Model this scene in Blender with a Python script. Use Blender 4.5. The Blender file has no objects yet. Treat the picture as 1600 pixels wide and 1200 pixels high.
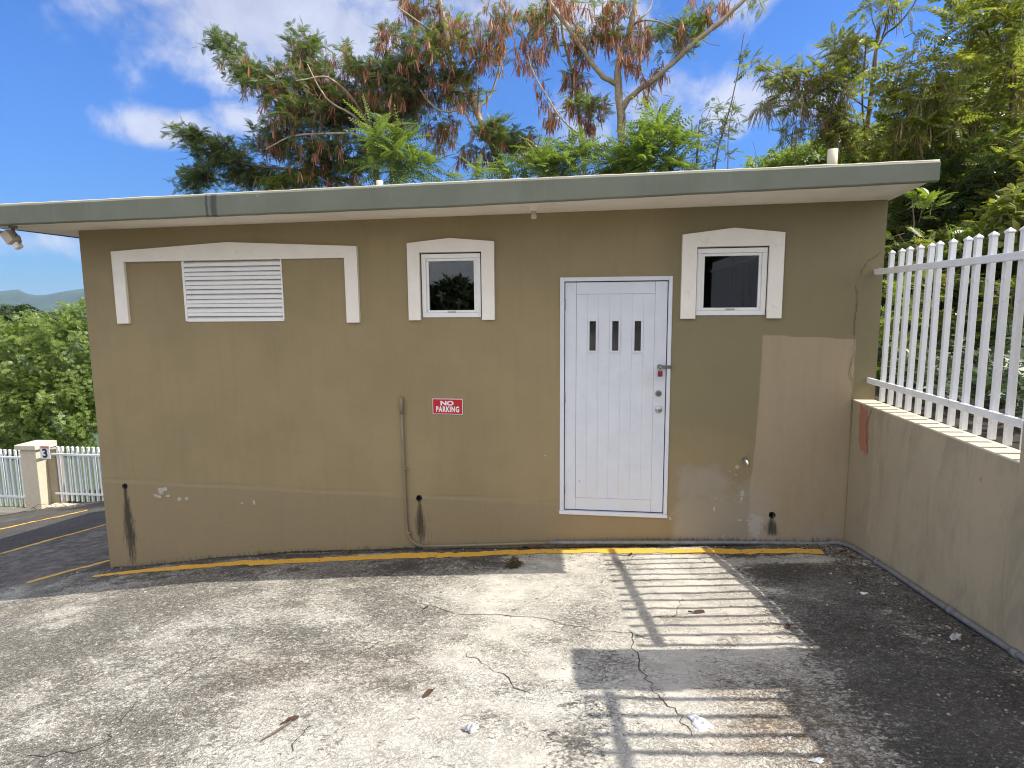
import bpy, math, random
import numpy as np
from mathutils import Vector, Matrix, noise

random.seed(7)
rng = np.random.default_rng(7)
SC = bpy.context.scene
COL = SC.collection

# ------------------------------------------------------------------ camera, sky, sun, exposure
CAM = np.array([0.0, -5.2126, 0.0])
F = 956.79
RB = np.array([[0.9903628, 0.1382551, -0.0081890],      # right
               [0.0097366, -0.1284833, -0.9916639],     # down
               [-0.1381547, 0.9820273, -0.1285912]])    # forward
camd = bpy.data.cameras.new('camera')
cam = bpy.data.objects.new('camera', camd); COL.objects.link(cam)
r_, d_, f_ = RB
cam.matrix_world = Matrix(((r_[0], -d_[0], -f_[0], CAM[0]), (r_[1], -d_[1], -f_[1], CAM[1]),
                           (r_[2], -d_[2], -f_[2], CAM[2]), (0, 0, 0, 1)))
camd.sensor_fit = 'HORIZONTAL'; camd.sensor_width = 36.0; camd.lens = F / 1600 * 36
camd.clip_start = 0.05; camd.clip_end = 20000
SC.camera = cam

SUN = Vector((0.87, 0.045, 1.0)).normalized()
SUN_STRENGTH = 2.15
SKY_STRENGTH = 0.15
EXPOSURE = 1.64
world = bpy.data.worlds.new('World'); SC.world = world; world.use_nodes = True


def ray(px, py):
    return RB.T @ np.array([(px - 800) / F, (py - 600) / F, 1.0])


def at(px, py, Y):
    """a point of the place on the vertical plane at depth Y, from a photograph pixel"""
    d = ray(px, py)
    return Vector(CAM + d * ((Y - CAM[1]) / d[1]))


class NT:
    def __init__(s, tree):
        s.t = tree; s.n = tree.nodes; s.l = tree.links

    def node(s, typ, **kw):
        n = s.n.new(typ)
        for k, v in kw.items():
            if k.startswith('_'):
                n.inputs[k[1:].replace('_', ' ')].default_value = v
            else:
                setattr(n, k, v)
        return n

    def put(s, sock, v):
        if hasattr(v, 'is_output') or isinstance(v, bpy.types.NodeSocket):
            s.l.new(v, sock)
        else:
            try:
                sock.default_value = v
            except Exception:
                sock.default_value = (v, v, v, 1) if len(sock.default_value) == 4 else (v, v, v)

    def math(s, op, a, b=0.0, c=None, clamp=False):
        n = s.n.new('ShaderNodeMath'); n.operation = op; n.use_clamp = clamp
        s.put(n.inputs[0], a); s.put(n.inputs[1], b)
        if c is not None: s.put(n.inputs[2], c)
        return n.outputs[0]

    def vmath(s, op, a, b=(0, 0, 0)):
        n = s.n.new('ShaderNodeVectorMath'); n.operation = op
        s.put(n.inputs[0], a); s.put(n.inputs[1], b)
        return n.outputs['Value'] if op in ('DOT_PRODUCT', 'LENGTH') else n.outputs['Vector']

    def sstep(s, x, lo, hi, a=0.0, b=1.0):
        n = s.n.new('ShaderNodeMapRange'); n.interpolation_type = 'SMOOTHSTEP'
        s.put(n.inputs['Value'], x); n.inputs['From Min'].default_value = lo; n.inputs['From Max'].default_value = hi
        s.put(n.inputs['To Min'], a); s.put(n.inputs['To Max'], b)
        return n.outputs['Result']

    def mix(s, f, a, b, mode='MIX'):
        n = s.n.new('ShaderNodeMix'); n.data_type = 'RGBA'; n.blend_type = mode; n.clamp_factor = True
        s.put(n.inputs[0], f); s.put(n.inputs[6], col4(a)); s.put(n.inputs[7], col4(b))
        return n.outputs[2]

    def noise(s, vec, scale, detail=4, rough=0.55, dist=0.0, w=None):
        n = s.n.new('ShaderNodeTexNoise')
        if vec is not None: s.l.new(vec, n.inputs['Vector'])
        n.inputs['Scale'].default_value = scale; n.inputs['Detail'].default_value = detail
        n.inputs['Roughness'].default_value = rough; n.inputs['Distortion'].default_value = dist
        return n.outputs['Fac']

    def voro(s, vec, scale, feature='F1', rand=1.0):
        n = s.n.new('ShaderNodeTexVoronoi'); n.feature = feature
        s.l.new(vec, n.inputs['Vector']); n.inputs['Scale'].default_value = scale
        n.inputs['Randomness'].default_value = rand
        return n.outputs['Distance']

    def scale3(s, vec, sc):
        n = s.n.new('ShaderNodeMapping'); s.l.new(vec, n.inputs['Vector']); n.inputs['Scale'].default_value = sc
        return n.outputs[0]

    def attr(s, name):
        n = s.n.new('ShaderNodeAttribute'); n.attribute_name = name; return n.outputs['Fac']

    def bump(s, h, strength, dist):
        n = s.n.new('ShaderNodeBump'); s.put(n.inputs['Height'], h)
        n.inputs['Strength'].default_value = strength; n.inputs['Distance'].default_value = dist
        return n.outputs[0]


def col4(c):
    if isinstance(c, (tuple, list)) and len(c) == 3: return (*c, 1.0)
    return c


# the world: sky plus clouds, a function of direction only
def build_world():
    w = NT(world.node_tree)
    w.n.clear()
    out = w.node('ShaderNodeOutputWorld')
    sky = w.node('ShaderNodeTexSky', sky_type='NISHITA', sun_disc=False)
    sky.sun_elevation = math.asin(SUN.z); sky.sun_rotation = math.atan2(SUN.x, SUN.y)
    sky.altitude = 150; sky.air_density = 1.0; sky.dust_density = 0.35; sky.ozone_density = 2.4
    bg = w.node('ShaderNodeBackground'); bg.inputs['Strength'].default_value = SKY_STRENGTH
    tc = w.node('ShaderNodeTexCoord'); d = tc.outputs['Generated']
    sep = w.node('ShaderNodeSeparateXYZ'); w.l.new(d, sep.inputs[0])
    # flattened cloud-layer coordinates
    zz = w.math('ADD', w.math('MAXIMUM', sep.outputs['Z'], 0.0), 0.16)
    comb = w.node('ShaderNodeCombineXYZ')
    w.l.new(w.math('DIVIDE', sep.outputs['X'], zz), comb.inputs[0])
    w.l.new(w.math('DIVIDE', sep.outputs['Y'], zz), comb.inputs[1])
    lay = comb.outputs[0]
    n1 = w.noise(lay, 1.1, 8, 0.56, 0.15)
    nf = w.noise(d, 7.0, 9, 0.60, 0.25)
    # individual clouds in view: centre pixel, half width, half height (pixels)
    clouds = [(395, 5, 250, 120, 1.0), (520, 45, 120, 70, .95), (268, 206, 86, 34, .95), (378, 186, 60, 26, .6), (790, 10, 170, 70, .8),
              (975, 165, 150, 75, .75), (1190, 158, 120, 42, .75), (1150, -10, 190, 55, .55), (60, 378, 90, 30, .45), (1330, 60, 90, 50, .35)]
    tot = None
    for (px, py, hw, hh, amp) in clouds:
        c = Vector(ray(px, py)).normalized()
        h = c.cross(Vector((0, 0, 1))).normalized(); v = h.cross(c)
        a = w.math('MULTIPLY', w.vmath('DOT_PRODUCT', d, tuple(h)), F * .97 / hw)
        b = w.math('MULTIPLY', w.vmath('DOT_PRODUCT', d, tuple(v)), F * .97 / hh)
        r = w.math('SQRT', w.math('ADD', w.math('MULTIPLY', a, a), w.math('MULTIPLY', b, b)))
        m = w.math('MULTIPLY', w.math('SUBTRACT', 1.0, r), amp)
        m = w.math('MULTIPLY', m, w.math('GREATER_THAN', w.vmath('DOT_PRODUCT', d, tuple(c)), 0.3))
        tot = m if tot is None else w.math('MAXIMUM', tot, m)
    tot = w.math('MAXIMUM', tot, -0.6)
    loc = w.math('ADD', w.math('MULTIPLY', tot, 0.62), w.math('MULTIPLY', w.math('SUBTRACT', nf, 0.5), 1.5))
    near = w.sstep(loc, 0.02, 0.42)
    # brighter clouds added out of view, behind and overhead, to give neutral fill
    away = w.math('MAXIMUM', w.sstep(sep.outputs['Y'], -0.35, 0.05, 1.0, 0.0), w.sstep(sep.outputs['Z'], .42, .58, 0.0, .6))
    back = w.math('MULTIPLY', w.sstep(n1, 0.36, 0.50), away)
    cov = w.math('MAXIMUM', w.math('MULTIPLY', near, 0.80), w.math('MULTIPLY', back, 0.9))
    cloudc = w.mix(w.sstep(nf, .35, .7), (1.38, 1.45, 1.75), (1.88, 1.95, 2.2))
    cloudc = w.mix(away, cloudc, w.mix(w.sstep(nf, .35, .7), (3.4, 3.4, 3.45), (4.6, 4.5, 4.4)))
    low = w.sstep(sep.outputs['Z'], 0.0, 0.35, 0.62, 1.0)
    tint = w.vmath('SCALE', w.mix(1.0, sky.outputs[0], (0.150, 0.254, 0.422), 'MULTIPLY'))
    w.put(tint.node.inputs['Scale'], low)
    w.l.new(w.mix(cov, tint, cloudc), bg.inputs['Color'])
    w.l.new(bg.outputs[0], out.inputs['Surface'])


build_world()
sl = bpy.data.lights.new('sun', 'SUN'); sl.energy = SUN_STRENGTH; sl.angle = math.radians(0.45); sl.color = (1.0, 0.955, 0.88)
so = bpy.data.objects.new('sun', sl); COL.objects.link(so)
so.rotation_euler = (-SUN).to_track_quat('-Z', 'Y').to_euler(); so.location = (20, 0, 25)
SC.view_settings.view_transform = 'Standard'; SC.view_settings.look = 'None'
SC.view_settings.gamma = 1.0; SC.view_settings.use_curve_mapping = False
SC.view_settings.exposure = EXPOSURE
SC.render.engine = 'CYCLES'
SC.cycles.max_bounces = 8; SC.cycles.transparent_max_bounces = 16
SC.cycles.volume_bounces = 0
SC.cycles.pixel_filter_type = 'BLACKMAN_HARRIS'; SC.cycles.filter_width = 1.1


# ------------------------------------------------------------------ helpers
def tag(o, label=None, cat=None, group=None, kind=None):
    if label: o['label'] = label
    if cat: o['category'] = cat
    if group: o['group'] = group
    if kind: o['kind'] = kind
    return o


def link(name, me, mat=None, parent=None):
    o = bpy.data.objects.new(name, me); COL.objects.link(o)
    if mat is not None and me is not None:
        me.materials.clear(); me.materials.append(mat)
    if parent is not None:
        o.parent = parent
        bpy_loc = parent_world(parent)
        o.matrix_parent_inverse = bpy_loc.inverted()
    return o


def parent_world(p):
    m = Matrix.LocRotScale(p.location, p.rotation_euler, p.scale)
    if p.parent is not None:
        m = parent_world(p.parent) @ p.matrix_parent_inverse @ m
    return m


def empty(name, loc=(0, 0, 0)):
    o = bpy.data.objects.new(name, None); COL.objects.link(o); o.location = loc
    o.empty_display_size = 0.2
    return o


def np_mesh(name, V, Fq, smooth=False, attrs=None):
    """V (n,3), Fq (m,k) with k = 3 or 4"""
    V = np.asarray(V, dtype=np.float32); Fq = np.asarray(Fq, dtype=np.int32)
    me = bpy.data.meshes.new(name)
    me.vertices.add(len(V)); me.vertices.foreach_set('co', V.ravel())
    k = Fq.shape[1]
    me.loops.add(Fq.size); me.loops.foreach_set('vertex_index', Fq.ravel())
    me.polygons.add(len(Fq)); me.polygons.foreach_set('loop_start', np.arange(0, Fq.size, k, dtype=np.int32))
    me.polygons.foreach_set('loop_total', np.full(len(Fq), k, dtype=np.int32))
    if smooth: me.polygons.foreach_set('use_smooth', np.ones(len(Fq), dtype=bool))
    me.update(calc_edges=True)
    if attrs:
        for nm, val in attrs.items():
            a = me.attributes.new(nm, 'FLOAT', 'POINT'); a.data.foreach_set('value', np.asarray(val, dtype=np.float32).ravel())
    return me


class MB:
    """collects simple shapes into one mesh"""
    def __init__(s): s.v = []; s.f = []; s.sm = []

    def add(s, vs, fs, smooth=False):
        b = len(s.v); s.v += [tuple(v) for v in vs]; s.f += [tuple(i + b for i in f) for f in fs]; s.sm += [smooth] * len(fs)
        return s

    def box(s, x0, x1, y0, y1, z0, z1, bev=0.0):
        if bev <= 0:
            vs = [(x, y, z) for x in (x0, x1) for y in (y0, y1) for z in (z0, z1)]
            fs = [(0, 1, 3, 2), (4, 6, 7, 5), (0, 4, 5, 1), (2, 3, 7, 6), (0, 2, 6, 4), (1, 5, 7, 3)]
            return s.add(vs, fs)
        import bmesh
        bm = bmesh.new()
        bmesh.ops.create_cube(bm, size=1.0)
        for v in bm.verts:
            v.co.x = x0 + (v.co.x + .5) * (x1 - x0); v.co.y = y0 + (v.co.y + .5) * (y1 - y0); v.co.z = z0 + (v.co.z + .5) * (z1 - z0)
        bmesh.ops.bevel(bm, geom=list(bm.edges), offset=bev, segments=2, affect='EDGES', profile=0.5)
        bm.verts.index_update()
        s.add([v.co.copy() for v in bm.verts], [[v.index for v in f.verts] for f in bm.faces])
        bm.free(); return s

    def prism(s, pts, y0, y1, bev=0.0):
        """outline in XZ (list of (x,z)), extruded from y0 to y1"""
        n = len(pts)
        if bev > 0:
            cx = sum(p[0] for p in pts) / n; 
        vs = [(x, y0, z) for x, z in pts] + [(x, y1, z) for x, z in pts]
        fs = [tuple(range(n)), tuple(range(2 * n - 1, n - 1, -1))]
        for i in range(n):
            j = (i + 1) % n; fs.append((i, i + n, j + n, j))
        return s.add(vs, fs)

    def tube(s, pts, radii, sides=8, caps=True):
        pts = [Vector(p) for p in pts]; n = len(pts)
        if not hasattr(radii, '__len__'): radii = [radii] * n
        vs = []; ref = None
        for i, p in enumerate(pts):
            t = (pts[min(i + 1, n - 1)] - pts[max(i - 1, 0)]).normalized()
            if ref is None:
                ref = Vector((0, 0, 1)) if abs(t.z) < .9 else Vector((1, 0, 0))
            a = (ref - t * ref.dot(t)).normalized(); b = t.cross(a); ref = a
            for k in range(sides):
                an = 2 * math.pi * k / sides
                vs.append(p + (a * math.cos(an) + b * math.sin(an)) * radii[i])
        fs = [(i * sides + k, i * sides + (k + 1) % sides, (i + 1) * sides + (k + 1) % sides, (i + 1) * sides + k)
              for i in range(n - 1) for k in range(sides)]
        s.add(vs, fs, True)
        if caps:
            s.f.append(tuple(len(s.v) - n * sides + k for k in range(sides))[::-1]); s.sm.append(False)
            s.f.append(tuple(len(s.v) - sides + k for k in range(sides))); s.sm.append(False)
        return s

    def lathe(s, prof, origin=(0, 0, 0), axis='Z', sides=20):
        """prof: list of (r, h)"""
        o = Vector(origin); vs = []
        for r, h in prof:
            for k in range(sides):
                an = 2 * math.pi * k / sides; c, q = r * math.cos(an), r * math.sin(an)
                vs.append(o + Vector({'Z': (c, q, h), 'Y': (c, h, q), 'X': (h, c, q)}[axis]))
        fs = [(i * sides + k, i * sides + (k + 1) % sides, (i + 1) * sides + (k + 1) % sides, (i + 1) * sides + k)
              for i in range(len(prof) - 1) for k in range(sides)]
        fs.append(tuple(range(sides))[::-1]); fs.append(tuple((len(prof) - 1) * sides + k for k in range(sides)))
        s.add(vs, fs, True)
        s.sm[-1] = s.sm[-2] = False
        return s

    def mesh(s, name):
        me = bpy.data.meshes.new(name); me.from_pydata([tuple(v) for v in s.v], [], s.f)
        me.polygons.foreach_set('use_smooth', s.sm); me.update()
        import bmesh
        bm = bmesh.new(); bm.from_mesh(me); bmesh.ops.recalc_face_normals(bm, faces=bm.faces); bm.to_mesh(me); bm.free()
        return me

    def build(s, name, mat, parent=None):
        return link(name, s.mesh(name), mat, parent)


def new_mat(name):
    m = bpy.data.materials.new(name); m.use_nodes = True
    t = NT(m.node_tree); t.n.clear()
    o = t.node('ShaderNodeOutputMaterial'); p = t.node('ShaderNodeBsdfPrincipled')
    t.l.new(p.outputs[0], o.inputs['Surface'])
    return m, t, p, o


def simple(name, color, rough=.6, metal=0.0, var=0.12, nscale=9.0, bump=0.0, bscale=120, spec=0.5, dirt=None):
    m, t, p, o = new_mat(name)
    tc = t.node('ShaderNodeTexCoord').outputs['Object']
    n = t.noise(tc, nscale, 6, .6)
    c0 = tuple(c * (1 - var) for c in color); c1 = tuple(min(1, c * (1 + var)) for c in color)
    c = t.mix(t.sstep(n, .3, .7), c0, c1)
    if dirt:
        c = t.mix(t.math('MULTIPLY', t.sstep(t.noise(tc, nscale * 2.3, 8, .7), .56, .72), dirt[3]), c, dirt[:3])
    t.put(p.inputs['Base Color'], c)
    p.inputs['Roughness'].default_value = rough; p.inputs['Metallic'].default_value = metal
    p.inputs['Specular IOR Level'].default_value = spec
    if bump: t.l.new(t.bump(t.noise(tc, bscale, 5, .6), bump, .01), p.inputs['Normal'])
    return m


def leaf_mat(name, cols, trans=0.35, rough=.45, spec=.4):
    """each leaf its own tint; leaves let light through"""
    m, t, p, o = new_mat(name)
    g = t.node('ShaderNodeNewGeometry')
    r = g.outputs['Random Per Island']
    ramp = t.node('ShaderNodeValToRGB'); el = ramp.color_ramp.elements
    while len(el) < len(cols): el.new(0.5)
    for i, c in enumerate(cols):
        el[i].position = i / max(1, len(cols) - 1); el[i].color = (*c, 1)
    t.l.new(r, ramp.inputs[0])
    tc = t.node('ShaderNodeTexCoord').outputs['Object']
    c = t.mix(t.sstep(t.noise(tc, 1.7, 4), .35, .65, 0.0, .3), ramp.outputs[0], cols[len(cols) // 2])
    t.put(p.inputs['Base Color'], c); p.inputs['Roughness'].default_value = rough
    p.inputs['Specular IOR Level'].default_value = spec
    tr = t.node('ShaderNodeBsdfTranslucent'); t.put(tr.inputs['Color'], t.mix(1.0, c, (1.5, 1.55, .6), 'MULTIPLY'))
    mx = t.node('ShaderNodeMixShader'); mx.inputs[0].default_value = trans
    t.l.new(p.outputs[0], mx.inputs[1]); t.l.new(tr.outputs[0], mx.inputs[2]); t.l.new(mx.outputs[0], o.inputs['Surface'])
    return m


def fbm(X, Y, s, oct=4, seed=0):
    """value noise on arrays"""
    out = np.zeros_like(X, dtype=float); amp = 1.0; tot = 0
    for o in range(oct):
        r = np.random.default_rng(seed + o * 13); T = r.random((257, 257))
        x = X * s * 2 ** o + 37.3 * o; y = Y * s * 2 ** o + 91.7 * o
        xi = np.floor(x).astype(int); yi = np.floor(y).astype(int); fx = x - xi; fy = y - yi
        fx = fx * fx * (3 - 2 * fx); fy = fy * fy * (3 - 2 * fy)
        a = T[xi % 256, yi % 256]; b = T[(xi + 1) % 256, yi % 256]; c = T[xi % 256, (yi + 1) % 256]; d = T[(xi + 1) % 256, (yi + 1) % 256]
        out += amp * ((a * (1 - fx) + b * fx) * (1 - fy) + (c * (1 - fx) + d * fx) * fy); tot += amp; amp *= .5
    return out / tot


def sm(x, a, b):
    t = np.clip((x - a) / (b - a), 0, 1); return t * t * (3 - 2 * t)


def grid_mesh(name, xs, ys, fn, attrs_fn=None, keep=None, smooth=True):
    X, Y = np.meshgrid(xs, ys, indexing='ij'); V, A = fn(X, Y)
    nx, ny = len(xs), len(ys)
    I = np.arange(nx * ny).reshape(nx, ny)
    Q = np.stack([I[:-1, :-1], I[1:, :-1], I[1:, 1:], I[:-1, 1:]], -1).reshape(-1, 4)
    if keep is not None:
        cx = (X[:-1, :-1] + X[1:, 1:]) / 2; cy = (Y[:-1, :-1] + Y[1:, 1:]) / 2
        Q = Q[keep(cx, cy).ravel()]
    return np_mesh(name, V.reshape(-1, 3), Q, smooth, {k: a.ravel() for k, a in (A or {}).items()})


# ------------------------------------------------------------------ ground heights
GX = [-40, -20, -12, -4.79, -3.22, -1.70, -0.17, 2.04, 6, 30]
GZ = [-6.6, -5.2, -3.6, -2.578, -2.352, -2.219, -2.109, -1.97, -1.72, -1.0]


def lot_z(x, y):
    x = np.asarray(x, float); y = np.asarray(y, float)
    z = np.interp(x, GX, GZ) - 0.118 * np.clip(y, -6.5, 9)
    z = z + .05 * (fbm(x, y, .45, 2, 3) - .5) * sm(np.abs(y + 1.6), .4, 1.6) * sm(-y, -20, .1)
    return z


def lot_relief(x, y):
    return lot_z(x, y) + .012 * (fbm(x, y, 5, 3, 5) - .5) + .008 * (fbm(x, y, 24, 2, 9) - .5) * (.35 + 1.3 * sm(fbm(x, y, 1.5, 4, 91), .42, .6))


def on_lot(px, py):
    d = ray(px, py); ts = np.linspace(.5, 40, 8000); P = CAM + ts[:, None] * d
    k = int(np.argmax(P[:, 2] < lot_z(P[:, 0], P[:, 1])))
    return P[k]


# ------------------------------------------------------------------ materials
def ground_material():
    m, t, p, o = new_mat('weathered_concrete')
    tc = t.node('ShaderNodeTexCoord').outputs['Object']
    grime_shade = t.attr('grime_shade'); rough = t.attr('pitting'); rust = t.attr('rust'); asph = t.attr('asphalt')
    st = t.scale3(tc, (.85, 1.25, 1.2))
    big = t.noise(tc, 1.3, 7, .62, .3)
    mid = t.noise(st, 7.0, 8, .68, .5)
    fine = t.noise(st, 42.0, 6, .62, .9)
    fine2 = t.noise(tc, 120.0, 3, .6)
    grit = t.voro(t.vmath('ADD', tc, t.vmath('SCALE', tc)), 75.0) if False else t.voro(tc, 85.0)
    vn = t.node('ShaderNodeTexVoronoi'); t.l.new(t.vmath('ADD', tc, t.vmath('MULTIPLY', t.node('ShaderNodeTexNoise', _Scale=30.0).outputs['Color'], (.02, .02, .02))), vn.inputs['Vector']); vn.inputs['Scale'].default_value = 74
    sepc = t.node('ShaderNodeSeparateColor'); t.l.new(vn.outputs['Color'], sepc.inputs[0]); stone = sepc.outputs[0]; stone2 = sepc.outputs[1]
    gap = t.sstep(vn.outputs['Distance'], .38, .62)
    ridge = t.math('ABSOLUTE', t.math('SUBTRACT', t.noise(tc, 26.0, 5, .62, 1.1), .5))
    worm = t.math('SUBTRACT', 1.0, t.sstep(ridge, .010, .045))
    light = t.mix(t.sstep(mid, .3, .72), (.47, .435, .365), (.64, .60, .51))
    light = t.mix(t.sstep(big, .42, .7), light, (.60, .57, .50))
    light = t.mix(t.math('MULTIPLY', rust, t.sstep(mid, .35, .62)), light, (.40, .285, .18))
    dark = t.mix(t.sstep(fine, .38, .62), (.070, .066, .058), (.27, .252, .222))
    asphc = t.mix(t.sstep(mid, .35, .7), (.135, .118, .100), (.36, .32, .27))
    dark = t.mix(t.sstep(stone, .62, .95), dark, (.40, .375, .33))
    dark = t.mix(t.math('MULTIPLY', gap, .55), dark, (.030, .028, .025))
    dark = t.mix(t.sstep(big, .38, .68), t.mix(.55, dark, (.035, .033, .030)), t.mix(.35, dark, (.21, .19, .16)))
    # dirt with painted shade spreads as a threshold on noise, so its edge breaks up into speckles
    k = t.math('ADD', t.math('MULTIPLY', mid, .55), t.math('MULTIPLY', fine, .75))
    g1 = t.sstep(t.math('ADD', k, t.math('MULTIPLY', grime_shade, .62)), .86, 1.02)
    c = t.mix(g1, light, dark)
    # dark pits between worn aggregate
    pk = t.math('ADD', t.math('MULTIPLY', fine, 1.0), t.math('MULTIPLY', t.math('SUBTRACT', mid, .5), .55))
    pk = t.math('ADD', pk, t.math('SUBTRACT', t.math('MULTIPLY', rough, .30), .05))
    pits = t.sstep(pk, .60, .74)
    c = t.mix(t.math('MULTIPLY', pits, .66), c, (.120, .105, .082))
    blotch = t.math('MULTIPLY', t.sstep(t.noise(t.scale3(tc, (.8, 1.3, 1)), 3.6, 9, .74, .9), .50, .64), t.sstep(t.noise(tc, 16, 6, .7), .42, .60))
    c = t.mix(t.math('MULTIPLY', blotch, .42), c, (.22, .20, .17))
    c = t.mix(t.math('MULTIPLY', worm, t.math('ADD', .02, t.math('MULTIPLY', rough, .85))), c, (.115, .10, .078))
    c = t.mix(t.math('MULTIPLY', t.math('MULTIPLY', gap, t.sstep(stone2, .3, .8)), t.math('ADD', .0, t.math('MULTIPLY', rough, .65))), c, (.14, .125, .105))
    specks = t.math('MULTIPLY', t.sstep(fine2, .60, .68), t.math('ADD', .25, t.math('MULTIPLY', grime_shade, .6)))
    c = t.mix(specks, c, (.36, .345, .32))
    c = t.mix(t.math('MULTIPLY', t.math('SUBTRACT', 1.0, t.sstep(grit, .12, .30)), .22), c, (.12, .11, .10))
    c = t.mix(t.math('MULTIPLY', asph, t.sstep(t.math('ADD', mid, asph), .95, 1.2)), c, asphc)
    t.put(p.inputs['Base Color'], c)
    t.put(p.inputs['Roughness'], t.sstep(mid, .3, .7, .80, .93)); p.inputs['Specular IOR Level'].default_value = .3
    h = t.math('SUBTRACT', t.math('ADD', t.math('MULTIPLY', mid, .6), t.math('MULTIPLY', fine, t.math('ADD', .35, t.math('MULTIPLY', rough, 1.0)))), t.math('MULTIPLY', pits, .55))
    h = t.math('SUBTRACT', h, t.math('MULTIPLY', t.math('ADD', t.math('MULTIPLY', worm, .6), t.math('MULTIPLY', gap, .35)), t.math('ADD', .08, rough)))
    h = t.math('ADD', h, t.math('MULTIPLY', fine2, .25))
    t.l.new(t.bump(h, 1.0, .014), p.inputs['Normal'])
    return m


def facade_material(name, base, upper=None, streak=.5, facade=False):
    m, t, p, o = new_mat(name)
    tc = t.node('ShaderNodeTexCoord').outputs['Object']
    big = t.noise(tc, 1.1, 6, .6, .2); mid = t.noise(tc, 6.5, 7, .65, .3); fine = t.noise(tc, 60, 5, .6)
    vs = t.noise(t.scale3(tc, (7, 7, .7)), 1.6, 6, .65)
    a = tuple(c * .93 for c in base); b = tuple(c * 1.05 for c in base)
    c = t.mix(t.sstep(big, .35, .65), a, b)
    c = t.mix(t.math('MULTIPLY', t.sstep(mid, .52, .75), .16), c, tuple(x * 1.2 for x in base))
    c = t.mix(t.math('MULTIPLY', t.sstep(t.noise(tc, 17, 8, .7, .6), .60, .70), .22), c, tuple(x * .70 for x in base))
    c = t.mix(t.math('MULTIPLY', t.sstep(t.noise(tc, 34, 5, .7, .3), .68, .74), .35), c, (.50, .46, .38))
    c = t.mix(t.math('MULTIPLY', t.sstep(vs, .50, .72), .28 * streak), c, tuple(x * .62 for x in base))
    if facade:
        jit = t.math('MULTIPLY', t.math('SUBTRACT', mid, .5), .35)
        low = t.sstep(t.math('ADD', t.attr('plinth'), jit), .45, .55)
        c = t.mix(t.math('MULTIPLY', low, .75), c, (.268, .210, .126))
        patch = t.sstep(t.math('ADD', t.attr('patch'), t.math('MULTIPLY', jit, .35)), .44, .56)
        c = t.mix(patch, c, (.365, .288, .188))
        c = t.mix(t.math('MULTIPLY', t.sstep(vs, .45, .7), .12), c, (.17, .13, .09))
        sc = t.math('ADD', t.attr('scuff'), t.math('MULTIPLY', t.math('SUBTRACT', mid, .5), 1.5))
        c = t.mix(t.sstep(sc, .45, .95, 0, .42), c, (.36, .345, .31))
        wh = t.math('ADD', t.attr('bare'), t.math('MULTIPLY', t.math('SUBTRACT', t.noise(tc, 22, 6, .7), .5), 1.6))
        c = t.mix(t.sstep(wh, .62, .74), c, (.40, .375, .33))
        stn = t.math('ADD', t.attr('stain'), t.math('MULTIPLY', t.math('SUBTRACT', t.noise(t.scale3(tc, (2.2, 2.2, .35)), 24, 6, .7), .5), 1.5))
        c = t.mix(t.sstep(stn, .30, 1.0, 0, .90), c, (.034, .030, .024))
        c = t.mix(t.sstep(t.attr('algae'), .0, .5, 0, .6), c, (.185, .168, .095))
    else:
        wh = t.math('ADD', t.attr('bare'), t.math('MULTIPLY', t.math('SUBTRACT', mid, .5), .9))
        c = t.mix(t.sstep(t.math('ADD', t.attr('newer'), t.math('MULTIPLY', t.math('SUBTRACT', mid, .5), .3)), .46, .54, 0, .65), c, (.32, .26, .175))
        c = t.mix(t.sstep(t.noise(tc, 30, 6, .7), .68, .74, 0, .5), c, (.10, .08, .055))
        c = t.mix(t.sstep(t.math('ADD', t.attr('bare'), t.math('MULTIPLY', t.math('SUBTRACT', t.noise(tc, 13, 9, .75, .6), .5), 2.3)), .56, .64), c, (.37, .150, .090))
        w1 = t.noise(t.scale3(tc, (3.2, 3.2, 1.1)), 1.5, 9, .74, .8)
        c = t.mix(t.sstep(w1, .46, .66, 0, .50), c, (.235, .205, .15)); c = t.mix(t.sstep(t.noise(t.scale3(tc, (6, 6, 1.0)), 1.4, 8, .72, .5), .58, .70, 0, .45), c, (.46, .41, .32))
        c = t.mix(t.sstep(t.noise(tc, 14, 8, .75), .60, .70, 0, .35), c, (.20, .175, .13))
    t.put(p.inputs['Base Color'], c)
    p.inputs['Roughness'].default_value = .82; p.inputs['Specular IOR Level'].default_value = .3
    h = t.math('ADD', t.math('MULTIPLY', fine, .25), mid)
    h = t.math('ADD', h, t.math('MULTIPLY', t.noise(tc, 22, 5, .6), .8))
    t.l.new(t.bump(h, .55, .006), p.inputs['Normal'])
    return m


M = {}
M['ground'] = ground_material()
M['facade'] = facade_material('olive_tan_stucco', (.295, .230, .126), facade=True, streak=.0)
M['plaster'] = facade_material('tan_plaster', (.385, .325, .225), streak=.5)
M['cream'] = simple('cream_paint', (.60, .53, .40), .75, var=.06, bump=.2)
M['soffit'] = simple('soffit_paint', (.86, .80, .72), .8, var=.06, nscale=3, bump=.15, dirt=(.42, .33, .25, .35))
M['trimwhite'] = simple('white_trim_paint', (.86, .80, .72), .7, var=.03, nscale=5, bump=.15, bscale=70, dirt=(.55, .50, .42, .3))
M['doorwhite'] = simple('white_enamel', (.80, .80, .82), .38, var=.02, nscale=4, bump=.05, bscale=50, dirt=(.55, .56, .60, .18))
M['framewhite'] = simple('white_aluminium', (.84, .82, .79), .35, var=.03)
M['fencewhite'] = simple('white_powder_coat', (.80, .80, .80), .42, var=.05, nscale=9, bump=.1, bscale=90, dirt=(.42, .36, .28, .45))
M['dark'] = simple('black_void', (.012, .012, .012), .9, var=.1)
M['rubber'] = simple('grey_conduit', (.17, .175, .185), .55, var=.18, nscale=20, dirt=(.35, .32, .28, .5))
M['tanpipe'] = simple('painted_conduit', (.215, .18, .118), .6, var=.08, dirt=(.40, .35, .27, .4))
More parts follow.
